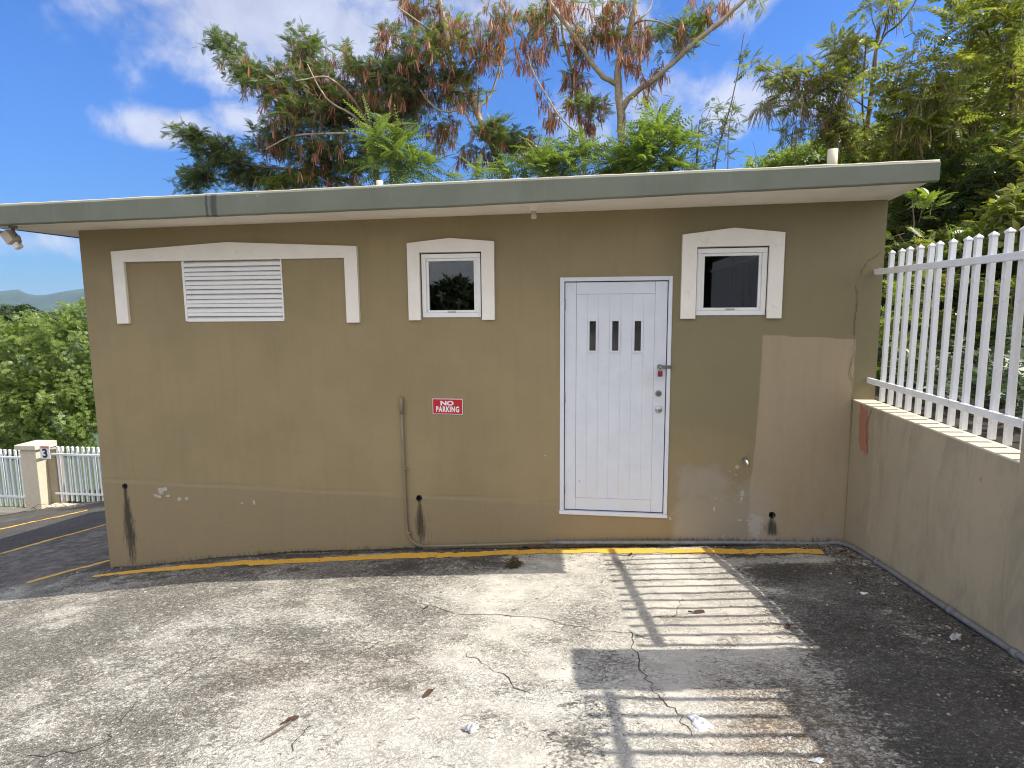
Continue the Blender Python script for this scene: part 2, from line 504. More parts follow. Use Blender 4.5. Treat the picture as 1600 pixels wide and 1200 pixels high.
M['steel'] = simple('brushed_steel', (.55, .54, .52), .32, 1.0, var=.12)
M['darksteel'] = simple('tarnished_steel', (.22, .21, .20), .45, .9, var=.2)
M['red'] = simple('red_enamel', (.48, .012, .018), .4, var=.06)
M['lockred'] = simple('maroon_padlock', (.22, .03, .05), .35, .3)
M['signwhite'] = simple('sign_white', (.82, .82, .84), .4, var=.02)
M['ink'] = simple('sign_ink', (.02, .02, .03), .5)
M['ink_red'] = simple('faded_sign_red', (.60, .22, .24), .5)
M['bark'] = simple('pale_bark', (.40, .32, .22), .85, var=.25, nscale=14, bump=.6, bscale=40, dirt=(.16, .12, .08, .6))
M['barkdark'] = simple('brown_bark', (.17, .12, .085), .9, var=.3, nscale=10, bump=.7, bscale=35, dirt=(.07, .05, .035, .7))
M['twig'] = simple('twig_bark', (.24, .17, .11), .85, var=.25)
M['soil'] = simple('dark_leafy_soil', (.040, .032, .020), .95, var=.35, nscale=5, bump=.8, bscale=30, dirt=(.075, .055, .03, .5))
M['terrain'] = simple('green_hillside', (.055, .085, .035), .95, var=.35, nscale=.02, dirt=(.10, .11, .055, .5))
M['moss'] = simple('green_ground_cover', (.06, .085, .03), .95, var=.4, nscale=2, bump=.6, bscale=12)
M['plastic'] = simple('white_plastic', (.74, .75, .78), .3, var=.04)
M['deadleaf'] = leaf_mat('dead_leaf', [(.035, .022, .015), (.075, .040, .025), (.055, .042, .030)], .02, .7, .2)
M['stone'] = simple('mottled_stone', (.42, .42, .43), .8, var=.3, nscale=40, bump=.5, dirt=(.08, .08, .08, .8))
M['lens'] = simple('lamp_glass', (.50, .53, .52), .12, var=.05)
M['feather'] = leaf_mat('feathery_green', [(.085, .125, .055), (.125, .17, .075), (.19, .235, .10), (.10, .14, .065)], .38, .45, .4)
M['feather_light'] = leaf_mat('feathery_yellow_green', [(.13, .19, .045), (.19, .25, .06), (.25, .27, .07), (.10, .16, .04)], .42, .5, .3)
M['fern'] = leaf_mat('bright_compound_green', [(.12, .19, .05), (.17, .25, .065), (.25, .31, .085), (.10, .16, .055)], .42, .4, .45)
M['glossy'] = leaf_mat('glossy_green', [(.10, .14, .032), (.16, .20, .048), (.25, .27, .065), (.36, .34, .11), (.10, .14, .04)], .45, .25, .8)
M['bushgreen'] = leaf_mat('bush_green', [(.13, .20, .045), (.19, .27, .06), (.27, .33, .085), (.10, .16, .045)], .42, .38, .5)
M['darkgreen'] = leaf_mat('deep_green', [(.03, .05, .02), (.05, .08, .028), (.075, .11, .035)], .28, .45, .4)
M['pod'] = leaf_mat('brown_seed_pod', [(.24, .085, .05), (.36, .135, .075), (.50, .22, .13), (.58, .36, .24), (.17, .07, .045)], .25, .5, .35)
M['pod_dark'] = leaf_mat('long_seed_pod', [(.13, .085, .045), (.23, .16, .08), (.30, .24, .13)], .15, .6, .3)


def door_material():
    m, t, p, o = new_mat('scuffed_white_enamel')
    tc = t.node('ShaderNodeTexCoord').outputs['Object']; ge = t.node('ShaderNodeNewGeometry').outputs['Position']
    n = t.noise(ge, 5, 8, .7, .4); f = t.noise(ge, 40, 5, .7)
    c = t.mix(t.sstep(n, .3, .7), (.64, .66, .72), (.70, .72, .77))
    for (cx, cz, r, a) in ((.45, -.62, .16, .5), (.10, .10, .30, .16), (.1, -1.75, .45, .35), (.5, -.85, .14, .45)):
        d = t.vmath('LENGTH', t.vmath('SUBTRACT', ge, (cx, 0, cz)))
        k = t.math('MULTIPLY', t.math('SUBTRACT', 1.0, t.sstep(d, r * .2, r)), t.sstep(n, .42, .62))
        c = t.mix(t.math('MULTIPLY', k, a), c, (.55, .52, .47))
    c = t.mix(t.sstep(f, .70, .76, 0, .5), c, (.45, .42, .38))
    c = t.mix(t.sstep(t.noise(t.scale3(ge, (30, 1, 1.2)), 1, 4, .6), .64, .72, 0, .14), c, (.50, .50, .52))
    t.put(p.inputs['Base Color'], c); t.put(p.inputs['Roughness'], t.sstep(n, .3, .7, .32, .55))
    t.l.new(t.bump(t.noise(t.scale3(ge, (60, 1, 3)), 1, 3, .5), .12, .002), p.inputs['Normal'])
    return m


M['doorwhite'] = door_material()


def paint_material():
    m, t, p, o = new_mat('worn_yellow_paint')
    tc = t.node('ShaderNodeTexCoord').outputs['Object']
    n = t.noise(t.scale3(tc, (.6, 1.5, 1)), 20, 8, .72, .5); f = t.noise(tc, 70, 4, .6)
    c = t.mix(t.sstep(n, .3, .7), (.66, .355, .035), (.78, .45, .065))
    worn = t.sstep(t.math('ADD', t.math('MULTIPLY', n, .7), t.math('ADD', t.math('MULTIPLY', f, .5), t.math('MULTIPLY', t.attr('wear'), .35))), .74, .86)
    c = t.mix(t.math('MULTIPLY', worn, .8), c, (.22, .20, .17))
    t.put(p.inputs['Base Color'], c); p.inputs['Roughness'].default_value = .7
    t.l.new(t.bump(t.math('ADD', n, f), .5, .008), p.inputs['Normal'])
    return m


M['paint'] = paint_material()


def roof_material():
    m, t, p, o = new_mat('sage_green_roof_paint')
    tc = t.node('ShaderNodeTexCoord').outputs['Object']
    n = t.noise(tc, 2.2, 7, .6); mid = t.noise(tc, 12, 7, .65)
    vs = t.noise(t.scale3(tc, (14, 3, 1.2)), 1.4, 6, .6)
    c = t.mix(t.sstep(n, .35, .65), (.142, .152, .110), (.168, .180, .135))
    c = t.mix(t.sstep(vs, .55, .75, 0, .25), c, (.25, .26, .215))
    c = t.mix(t.sstep(mid, .70, .76, 0, .7), c, (.085, .095, .08))
    c = t.mix(t.sstep(t.noise(tc, 9, 3, .5), .735, .765, 0, .6), c, (.42, .44, .42))
    sep = t.node('ShaderNodeSeparateXYZ'); t.l.new(tc, sep.inputs[0])
    for cx, w in ((-2.985, .028), (-3.045, .011)):           # black leak stains running down the edge
        dx = t.math('ABSOLUTE', t.math('SUBTRACT', t.math('ADD', sep.outputs['X'], t.math('MULTIPLY', t.math('SUBTRACT', mid, .5), .03)), cx))
        c = t.mix(t.math('MULTIPLY', t.math('SUBTRACT', 1, t.sstep(dx, w * .5, w * 1.4)), .8), c, (.035, .037, .033))
    t.put(p.inputs['Base Color'], c); p.inputs['Roughness'].default_value = .62
    t.l.new(t.bump(t.math('ADD', n, mid), .25, .006), p.inputs['Normal'])
    return m


M['roof'] = roof_material()


def glass_material():
    m = bpy.data.materials.new('window_glass'); m.use_nodes = True
    t = NT(m.node_tree); t.n.clear()
    o = t.node('ShaderNodeOutputMaterial'); tr = t.node('ShaderNodeBsdfTransparent'); tr.inputs[0].default_value = (.55, .58, .56, 1)
    gl = t.node('ShaderNodeBsdfGlossy'); gl.inputs['Roughness'].default_value = .02
    fr = t.node('ShaderNodeFresnel'); fr.inputs[0].default_value = 1.5
    mx = t.node('ShaderNodeMixShader'); t.l.new(t.math('ADD', fr.outputs[0], .03), mx.inputs[0])
    t.l.new(tr.outputs[0], mx.inputs[1]); t.l.new(gl.outputs[0], mx.inputs[2]); t.l.new(mx.outputs[0], o.inputs[0])
    return m


M['glass'] = glass_material()

# ------------------------------------------------------------------ ground sheet
CRACKS = [[(630, 935), (672, 947), (720, 962), (800, 962), (860, 970), (930, 985), (990, 992), (1032, 1004)],
          [(985, 985), (990, 1012), (1002, 1050), (1020, 1075), (1040, 1095), (1062, 1120), (1080, 1150)],
          [(725, 1020), (760, 1040), (790, 1060), (830, 1085)],
          [(30, 1183), (120, 1175), (170, 1158), (172, 1140), (210, 1100), (250, 1080), (300, 1045), (350, 1020)],
          [(560, 1025), (580, 1010), (600, 1002)],
          [(955, 855), (945, 862), (975, 868), (1010, 872)], [(1300, 868), (1325, 890), (1345, 915), (1380, 935)],
          [(843, 853), (858, 858), (880, 866), (905, 868), (930, 860)], [(988, 858), (992, 866), (989, 876)], [(1095, 870), (1100, 880)], [(640, 858), (655, 857), (700, 858), (740, 856), (800, 853), (850, 851)],
          [(1050, 965), (1065, 945), (1066, 935)], [(455, 1180), (470, 1150), (490, 1135)]]


def ground_fn(X, Y):
    Z = np.where((np.abs(X) < 8) & (Y > -6) & (Y < 6.6), lot_relief(X, Y), lot_z(X, Y))
    # the lot's outer edge falls away to the slope below the fence
    drop = np.maximum(0, Y - 6.5) + np.maximum(0, -16 - X)
    Z = Z - np.where(X < 2.5, 1.0, 0) * (.55 * drop * sm(drop, 0, 2))
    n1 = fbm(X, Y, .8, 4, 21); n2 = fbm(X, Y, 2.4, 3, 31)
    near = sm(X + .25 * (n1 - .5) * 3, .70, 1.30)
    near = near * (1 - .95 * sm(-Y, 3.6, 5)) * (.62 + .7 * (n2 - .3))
    strip = sm(Y, -1.0, -.55) * .62 * (.05 + 1.9 * np.clip(n2 - .12, 0, 1)) * sm(X, -6, -4) * (1 - .7 * sm(X, -1, .2))  # dirt streaks by the facade; also darkens the roof's shadow in the colour
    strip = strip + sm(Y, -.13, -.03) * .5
    blot_shade = .55 * np.exp(-(((X + .05) / .20) ** 2 + ((Y + 2.95) / .5) ** 2)) + .75 * n2 * np.exp(-(((X - .75) / .55) ** 2 + ((Y + 2.3) / .38) ** 2))  # dark mottles that also deepen the pillar and fence shadows in the colour
    blot_shade = blot_shade + .55 * n2 * np.exp(-(((X - .1) / .35) ** 2 + ((Y + 2.2) / .15) ** 2))
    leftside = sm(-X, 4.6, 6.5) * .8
    grime_shade = np.clip(np.maximum.reduce([near, strip, blot_shade, leftside]), 0, 1.15)
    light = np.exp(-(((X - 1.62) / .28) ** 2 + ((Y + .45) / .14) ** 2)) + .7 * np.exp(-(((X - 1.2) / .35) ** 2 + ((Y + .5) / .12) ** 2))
    grime_shade = grime_shade * (1 - .8 * np.clip(light, 0, 1))
    n3 = fbm(X, Y, 1.5, 4, 91); n4 = fbm(X + .4 * Y, Y * 1.6, 4.5, 3, 95)
    pit = .18 + .62 * sm(-X + 1.3 * (n1 - .5), .35, 1.5) + 1.5 * (n3 - .5) + .7 * (n4 - .5)
    smooth = np.exp(-(((X + .75) / 1.05) ** 2 + ((Y + 3.15 + .12 * X) / .42) ** 2)) + .8 * np.exp(-(((X + .6) / .9) ** 2 + ((Y + 1.15) / .35) ** 2)) + .5 * np.exp(-(((X - .3) / .5) ** 2 + ((Y + 1.2) / .8) ** 2))
    pit = np.maximum(pit * (1 - .85 * np.clip(smooth * (.75 + n2 * .5), 0, 1)), .10 + .8 * (n4 - .5))
    pit = np.maximum(pit, .55 * sm(X, .3, .8) * sm(-Y, 2.0, 2.5))
    rust = .75 * np.exp(-(((X - .78) / .3) ** 2 + ((Y + 2.95) / .55) ** 2)) + .6 * np.exp(-(((X + 4.6) / .5) ** 2 + ((Y + 1.0) / .16) ** 2)) \
        + .28 * np.exp(-(((X + 1.1) / .25) ** 2 + ((Y + 2.3) / .25) ** 2)) + .25 * np.exp(-(((X - .95) / .6) ** 2 + ((Y + 1.9) / .8) ** 2)) + .5 * np.exp(-(((X + 1.75) / .3) ** 2 + ((Y + 2.35) / .2) ** 2))
    asph = sm(-X, 4.85, 5.2) * sm(Y + .55 * (X + 4.8), -1.3, -.3) * (1 - .75 * sm(-X + .35 * Y, 7.6, 8.9))
    return np.stack([X, Y, Z], -1), dict(grime_shade=grime_shade, pitting=np.clip(pit, 0, .88), rust=np.clip(rust, 0, 1), asphalt=asph)


xs = np.unique(np.round(np.concatenate([np.arange(-40, -12, 2), np.arange(-12, -5.6, .12), np.arange(-5.6, 2.10, .0165), [2.12], [6, 15, 30]]), 4))
ys = np.unique(np.round(np.concatenate([[-40, -25, -15, -10, -8, -7], np.arange(-6, -3.6, .08), np.arange(-3.6, .06, .0165), np.arange(.1, 7.2, .12), np.arange(7.5, 16, .7)]), 4))
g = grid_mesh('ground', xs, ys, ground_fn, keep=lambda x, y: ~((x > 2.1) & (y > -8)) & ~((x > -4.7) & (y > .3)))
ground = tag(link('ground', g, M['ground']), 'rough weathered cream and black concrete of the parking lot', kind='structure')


def ribbon(name, pts, widths, lift, mat, parent, wear=None, step=.02, jit=0.0, seed=0, across=3):
    """a strip of material following the relief of the lot"""
    pts = [np.array(p[:2], float) for p in pts]
    seg = [np.linalg.norm(pts[i + 1] - pts[i]) for i in range(len(pts) - 1)]; L = sum(seg); cum = np.cumsum([0] + seg)
    n = max(3, int(L / step)); V = []; Wn = []
    r = np.random.default_rng(seed)
    P = []
    for i in range(n + 1):
        s_ = L * i / n; P.append([np.interp(s_, cum, [q[0] for q in pts]), np.interp(s_, cum, [q[1] for q in pts])])
    P = np.array(P); 
    if jit: P += (r.random(P.shape) - .5) * jit
    T = np.gradient(P, axis=0); T /= np.linalg.norm(T, axis=1)[:, None]; N = np.stack([-T[:, 1], T[:, 0]], 1)
    w = np.interp(np.linspace(0, 1, n + 1), np.linspace(0, 1, len(widths)), widths)
    for k in range(across + 1):
        u = k / across - .5
        e = (fbm(P[:, 0] * 30 + k * 7, P[:, 1] * 30, .6, 2, seed + 1) - .5) * (w * .35) * (1 if k in (0, across) else 0)
        Q = P + N * (u * w + e)[:, None]
        V.append(np.stack([Q[:, 0], Q[:, 1], lot_relief(Q[:, 0], Q[:, 1]) + lift], 1))
    V = np.stack(V, 1).reshape(-1, 3); a = across + 1
    I = np.arange((n + 1) * a).reshape(n + 1, a)
    Q = np.stack([I[:-1, :-1], I[1:, :-1], I[1:, 1:], I[:-1, 1:]], -1).reshape(-1, 4)
    return link(name, np_mesh(name, V, Q, True, {'wear': np.full(len(V), wear or 0.0)}), mat, parent)


M['crackdark'] = simple('crack_dirt', (.05, .042, .034), .95, var=.3)
for i, c in enumerate(CRACKS):
    pts = [on_lot(*q) for q in c]
    mid = []
    rr = random.Random(i)
    for a, b in zip(pts[:-1], pts[1:]):
        for k in range(4):
            q = a + (b - a) * k / 4; mid.append((q[0] + rr.uniform(-.018, .018), q[1] + rr.uniform(-.018, .018)))
    mid.append(pts[-1][:2])
    wd = [.001] + [rr.uniform(.0015, .0065) for _ in range(14)] + [.001]
    ribbon('crack', mid, wd, .0025, M['crackdark'], ground, step=.012, seed=i, across=2)

# yellow lines: the long one under the facade and the bay lines to the left
LN = [([(145, 901), (250, 890), (400, 880), (560, 872), (700, 868), (850, 862), (1000, 861), (1285, 862)], [.07, .14, .15, .15, .15, .15, .145, .13], .1, True),
      ([(0, 866), (80, 843), (168, 819)], [.10, .10, .10], .3, False), ([(42, 911), (100, 895), (172, 876)], [.09, .10, .10], .4, False),
      ([(-40, 838), (0, 827), (60, 814), (138, 797)], [.13] * 4, .3, False)]
for c, w, wear, main in LN:
    ribbon('parking_line', [on_lot(*q) for q in c], w, .004, M['paint'], ground, wear=wear, step=.03, seed=3, across=3)


# ------------------------------------------------------------------ far terrain and hills
def terr_z(X, Y):
    d = np.sqrt(X ** 2 + Y ** 2)
    z = -7.0 - np.clip(d - 25, 0, 900) * .05 + 3.0 * (fbm(X, Y, .01, 4, 8) - .5) * sm(d, 40, 200)
    return z


def build_hills():
    # broad rolling lowland
    a = np.concatenate([np.linspace(-6500, -200, 26), np.linspace(-150, 150, 16), np.linspace(200, 6500, 26)])
    me = grid_mesh('terrain', a, a, lambda X, Y: (np.stack([X, Y, terr_z(X, Y)], -1), None))
    tag(link('terrain', me, M['terrain']), 'low green country stretching away to the hills', kind='structure')
    # ridge of hills all round, fitted to the skyline seen at the left
    az = np.radians(np.linspace(-180, 180, 721)); rs = np.array([2300, 2600, 2900, 3200, 3500, 3800, 4100, 4600, 5200])
    prof = np.array([0, .12, .30, .52, .72, .90, 1.0, .75, .2])
    A, R_ = np.meshgrid(az, np.arange(len(rs)), indexing='ij'); RR = rs[R_]
    known_a = np.radians([-60, -52, -48.5, -47.5, -46.6, -45.9, -45.3, -44.8, -43.8, -42.6, -41, -38, -30])
    known_e = [.018, .026, .020, .0218, .0245, .0180, .0165, .0185, .0225, .0252, .022, .027, .02]
    el = np.interp(A, known_a, known_e) + .0035 * (fbm(A * 60, A * 0 + 3, 1.0, 4, 4) - .5)
    far = .018 + .012 * (fbm(np.cos(A) * 4 + 9, np.sin(A) * 4 + 9, 1, 3, 77) - .5)
    w = sm(np.degrees(A), -62, -56) * (1 - sm(np.degrees(A), -34, -28))
    el = el * w + far * (1 - w)
    Z = -50 + (el * 4100 + 50) * prof[R_] + 46 * (fbm(A * 45, RR / 300, 1.0, 4, 41) - .5) * np.sin(np.pi * prof[R_].clip(0, .97))
    X = CAM[0] + RR * np.sin(A); Y = CAM[1] + RR * np.cos(A)
    nx, ny = A.shape; I = np.arange(nx * ny).reshape(nx, ny)
    Q = np.stack([I[:-1, :-1], I[1:, :-1], I[1:, 1:], I[:-1, 1:]], -1).reshape(-1, 4)
    m = simple('forested_hill', (.035, .06, .03), .95, var=.35, nscale=.006, dirt=(.13, .135, .07, .6))
    tag(link('hills', np_mesh('hills', np.stack([X, Y, Z], -1).reshape(-1, 3), Q, True), m), 'hazy blue-green ridge of hills on the horizon', kind='structure')


build_hills()


# planted bank behind the retaining wall and the rising ground behind the building
def bank_z(X, Y):
    e = np.clip(X - 2.2, 0, 40)
    z = -0.86 + .22 * np.clip(e, 0, 12) + .16 * np.clip(Y, 0, 10) * sm(X, 1.5, 6)
    z = np.where(X < 2.2, np.minimum(z, -1.1 + .02 * (X - 2.2) * 8), z)
    return z + .10 * (fbm(X, Y, 1.1, 4, 14) - .5) * sm(e, 0, .6)


def bank_fn(X, Y):
    Z = bank_z(X, Y)
    Z = np.where(X < 1.5, -1.15 + .12 * (X - 1.5), Z)
    drop = np.maximum(0, -7 - X) + np.maximum(0, Y - 14) * 1.0 + np.maximum(0, X - 18)
    return np.stack([X, Y, Z - .7 * drop], -1), None


bx = np.unique(np.concatenate([np.arange(-20, 2.2, .6), [2.205], np.arange(2.26, 6, .12), np.arange(6, 30, 1.0)]))
by = np.unique(np.concatenate([np.arange(-12, -3, .8), np.arange(-3, 4, .12), [4.65], np.arange(5, 24, .8)]))
me = grid_mesh('soil_bank', bx, by, bank_fn, keep=lambda x, y: (x > 2.2) | ((y > 4.6) & (x > -4.6)) | ((y > 8.5) & (x > -9)))
bank = tag(link('soil_bank', me, M['soil']), 'dark leaf-littered soil rising behind the retaining wall', kind='structure')

# ------------------------------------------------------------------ the building
bld = tag(empty('utility_building', (-1.3, 2.2, -2.1)), 'low olive-tan flat-roofed concrete utility building with white door', 'building')
WX0, WX1 = -4.79, 2.204


def wall_top(x): return .716 + (.777 - .716) * (x + 4.79) / 7.0


HOLES = {'louvre': (-3.765, -2.795, -.128, .428), 'win1': (-1.525, -.990, -.115, .445), 'win2': (.785, 1.345, -.110, .445), 'door': (-.318, .602, -1.828, .222)}
PIPES = [(-4.547, -1.722), (-1.593, -1.735), (1.462, -1.768)]


def facade_fn(X, Z):
    n1 = fbm(X, Z, 1.6, 4, 51); n2 = fbm(X, Z, 9, 4, 52)
    band = np.interp(X, [-4.79, -.32], [-1.668, -1.728])
    plinth = sm(band - Z, -.012, .006) * sm(-X, .33, .36)
    plinth = np.maximum(plinth, sm(-Z, 1.80, 1.815) * sm(X, -.37, -.33) * (1 - sm(X, .60, .64)))
    plinth = np.maximum(plinth, .75 * sm(-Z + .4 * (n1 - .5), 1.15, 1.55) * sm(X, .6, .62))
    plinth = np.maximum(plinth, .55 * sm(-Z + .35 * (n1 - .5), 1.45, 1.75) * sm(X, .6, .62))
    edge = 1.28 + .05 * sm(Z, -1.9, -.3) + .03 * (fbm(Z * 2, X * 0, 1, 2, 3) - .5)
    patch = sm(X - edge, -.008, .008) * sm(2.035 + .012 * (n2 - .5) - X, -.01, .012) * sm(-.262 - .045 * (X - 1.33) + .006 * (n2 - .5) - Z, -.006, .006)
    # grey worn paint low down at the right, splashes round the tap
    scuff = .95 * sm(-Z + .6 * (n1 - .5), 1.20, 1.65) * sm(X, .55, .75) * (1 - .5 * sm(X, 1.35, 1.6)) + .25 * sm(-Z, 1.7, 2.05)
    bare = np.zeros_like(X)
    for cx, cz, rx, rz, a in [(1.33, -1.86, .085, .16, 1.0), (1.17, -1.36, .03, .03, .9), (1.10, -1.40, .035, .02, .8), (1.22, -1.59, .03, .05, .85), (1.0, -1.64, .02, .06, .8),
                              (1.2, -1.66, .05, .05, .55), (-4.17, -1.76, .045, .05, 1.0), (-4.22, -1.81, .05, .03, .9), (-3.98, -1.83, .035, .03, 1.0), (-3.33, -1.85, .025, .05, .8),
                              (-.40, -1.06, .05, .12, .55), (-.50, -1.25, .07, .05, .45), (-.5, -1.45, .03, .05, .4), (1.42, -1.47, .05, .02, .6), (.63, -1.83, .04, .05, .7), (-.62, -1.98, .06, .02, .5), (-3.7, -1.83, .05, .02, .5), (1.15, -1.82, .06, .02, .6)]:
        bare = np.maximum(bare, a * np.exp(-(((X - cx) / rx) ** 2 + ((Z - cz) / rz) ** 2)))
    stain = np.zeros_like(X)
    for (cx, cz), L, w in zip(PIPES, (.86, .46, .24), (.062, .045, .05)):
        dz = cz - Z; t = np.clip(dz / L, 0, 1)
        ww = w * (.35 + .9 * sm(t, 0, .5) - .45 * sm(t, .6, 1)); core = np.exp(-((X - cx - .010 * t) / ww) ** 2) * sm(dz, -.02, .03) * (1 - .35 * sm(t, .6, 1)) * sm(L * 1.12 - dz, 0, .12)
        stain = np.maximum(stain, core)
    stain = np.maximum(stain, .42 * np.exp(-(((X + 1.50) / .05) ** 2)) * sm(-Z, 1.80, 1.9))
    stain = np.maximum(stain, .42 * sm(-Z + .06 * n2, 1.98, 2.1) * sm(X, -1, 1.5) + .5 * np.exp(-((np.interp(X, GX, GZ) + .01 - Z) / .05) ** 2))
    stain = np.maximum(stain, .30 * np.exp(-(((X - 1.98) / .06) ** 2)) * sm(-Z, 1.2, 1.9))
    algae = .5 * sm(X + .4 * (n1 - .5), .35, .75) * sm(Z + .4 * (n1 - .5), -1.35, -.8) * (1 - patch)
    bulge = .006 * plinth + .0022 * (n1 - .5) * 2 - .010 * np.exp(-((Z - band) / .007) ** 2) * sm(-X, .33, .36)
    Y = -bulge - .006 * patch * 0.4
    return np.stack([X, Y, Z], -1), dict(plinth=plinth, patch=patch, scuff=scuff, bare=bare, stain=stain, algae=algae)


fx = np.concatenate([np.arange(WX0, WX1, .0155), [WX1]]); fz = np.arange(-3.0, .72, .0155)
for h in HOLES.values():
    for a in h[:2]: fx[np.argmin(np.abs(fx - a))] = a
    for a in h[2:]: fz[np.argmin(np.abs(fz - a))] = a
fz = np.append(fz, .74)


def keep_face(x, z):
    k = np.ones_like(x, bool)
    for (a, b, c, d) in HOLES.values(): k &= ~((x > a) & (x < b) & (z > c) & (z < d))
    for (cx, cz) in PIPES: k &= ~(((x - cx) ** 2 + (z - cz) ** 2) < .022 ** 2)
    return k


def facade_fn2(X, Z):
    V, A = facade_fn(X, Z)
    top = Z >= .7399; V[..., 2] = np.where(top, wall_top(X) + .012, V[..., 2])
    return V, A


me = grid_mesh('facade', fx, fz, facade_fn2, keep=keep_face)
wall = link('wall', me, M['facade'], bld)
wall['label'] = 'olive-tan stucco front wall with repainted patch, drain stains and peeling spots'
# reveals round the openings, other three walls, the floor
for (a, c, z0, z1) in HOLES.values():
    b = MB()
    for q in ([(a, 0, z0), (a, .16, z0), (a, .16, z1), (a, 0, z1)], [(c, 0, z0), (c, .16, z0), (c, .16, z1), (c, 0, z1)],
              [(a, 0, z0), (c, 0, z0), (c, .16, z0), (a, .16, z0)], [(a, 0, z1), (c, 0, z1), (c, .16, z1), (a, .16, z1)]):
        b.add([(x, y if y else -.001, z) for x, y, z in q], [(0, 1, 2, 3)])
    b.build('opening_reveal', M['plaster'], bld)
b = MB()
D0 = 4.4
b.add([(WX0, 0, -5), (WX0, D0, -5), (WX0, D0, .72), (WX0, 0, .72)], [(0, 1, 2, 3)])
b.add([(WX1, 0, -3), (WX1, D0, -3), (WX1, D0, .78), (WX1, 0, .78)], [(0, 1, 2, 3)])
b.add([(WX0, D0, -5), (WX1, D0, -3), (WX1, D0, .78), (WX0, D0, .72)], [(0, 1, 2, 3)])
b.build('side_wall', M['plaster'], bld)
b = MB()
for px_ in (.17,):
    b.add([(WX0 + .15, px_, -2.9), (WX1 - .15, px_, -2.9), (WX1 - .15, px_, .7), (WX0 + .15, px_, .7)], [(0, 1, 2, 3)])
lin = MB()
lin.add([(WX0 + .1, 4.2, -2.2), (WX1 - .1, 4.2, -2.2), (WX1 - .1, 4.2, .7), (WX0 + .1, 4.2, .7)], [(0, 1, 2, 3)])
lin.add([(WX0 + .1, .2, -2.2), (WX1 - .1, .2, -2.2), (WX1 - .1, 4.2, -2.2), (WX0 + .1, 4.2, -2.2)], [(0, 1, 2, 3)])
lin.build('interior_wall', simple('grey_interior', (.12, .12, .12), .9), bld)

# drain pipes: short dark tube set in each hole
for (cx, cz) in PIPES:
    d = MB(); n = 16
    vs = []; 
    for r_i, y in ((.021, .10), (.021, -.012), (.0265, -.012), (.0265, .05)):
        for k in range(n):
            an = 2 * math.pi * k / n; vs.append((cx + r_i * math.cos(an), y, cz + r_i * math.sin(an)))
    fs = [(i * n + k, i * n + (k + 1) % n, (i + 1) * n + (k + 1) % n, (i + 1) * n + k) for i in range(3) for k in range(n)]
    fs.append(tuple(range(n)))
    d.add(vs, fs, True); d.build('drain_pipe', M['dark'], bld)

# roof slab with drip lip
def roof_top(x): return float(np.interp(x, [-5.3, -1.1, 2.2], [.845, .897, .922]))


def roof_bot(x): return float(np.interp(x, [-5.3, -1.1, 2.2], [.685, .725, .788]))


RX0, RX1, RY0, RY1 = -5.26, 2.235, -.655, 4.75
nseg = 60; prof = []
vs = []; fs = []
for i in range(nseg + 1):
    x = RX0 + (RX1 - RX0) * i / nseg; zt, zb = roof_top(x), roof_bot(x); w = .003 * (random.random() - .5)
    sf = wall_top(x) + .010
    P = [(x, RY1, zb + .02), (x, RY1, zt + w), (x, RY0 + .012, zt + w), (x, RY0, zt - .012 + w), (x, RY0, zb + .008 + w), (x, RY0 + .008, zb + w), (x, RY0 + .045, zb + w), (x, RY0 + .050, zb + .022)]
    vs += P
m_ = 8
for i in range(nseg):
    for k in range(m_ - 1):
        fs.append((i * m_ + k, i * m_ + k + 1, (i + 1) * m_ + k + 1, (i + 1) * m_ + k))
fs.append(tuple(range(m_))); fs.append(tuple(nseg * m_ + k for k in range(m_))[::-1])
r = MB(); r.add(vs, fs); roof = r.build('roof', M['roof'], bld)
roof['label'] = 'flat concrete roof slab with sage green painted edge and a black leak stain'
# soffit under the overhangs
s = MB(); vs = []; fs = []
for i in range(nseg + 1):
    x = RX0 + .04 + (RX1 - RX0 - .05) * i / nseg
    zf, zw = roof_bot(x) + .018, wall_top(x)
    vs += [(x, RY0 + .047, zf), (x, -.001, zw), (x, .3, zw), (x, RY1 - .02, zw), (x, RY1 - .02, zw + .06), (x, RY0 + .047, zf + .06)]
for i in range(nseg):
    for k in range(6):
        fs.append((i * 6 + k, i * 6 + (k + 1) % 6, (i + 1) * 6 + (k + 1) % 6, (i + 1) * 6 + k))
fs.append(tuple(range(6))); fs.append(tuple(nseg * 6 + k for k in range(6))[::-1])
s.add(vs, fs); s.build('soffit', M['soffit'], roof)
# thin cream mortar skin along the top edge
e = MB(); pts = [(RX0 + (RX1 - RX0) * i / 140, RY0 + .018, roof_top(RX0 + (RX1 - RX0) * i / 140) + .001 + .0025 * random.random()) for i in range(141)]
e.tube(pts, [.006 + .003 * random.random() for _ in pts], 6); e.build('edge_bead', M['cream'], roof)
# plastic drain stubs standing on the roof edge
for (px, py, hgt, w) in ((593, 291, .10, .027), (1300, 258, .16, .034)):
    p = at(px, py, -.35 if px < 1000 else -.40)
    zt = roof_top(p.x)
    m = MB(); m.lathe([(w, -.02), (w, hgt), (w * .8, hgt), (w * .8, hgt - .02)], (p.x, p.y, zt), 'Z', 14)
    m.build('roof_pipe', M['cream'], roof)

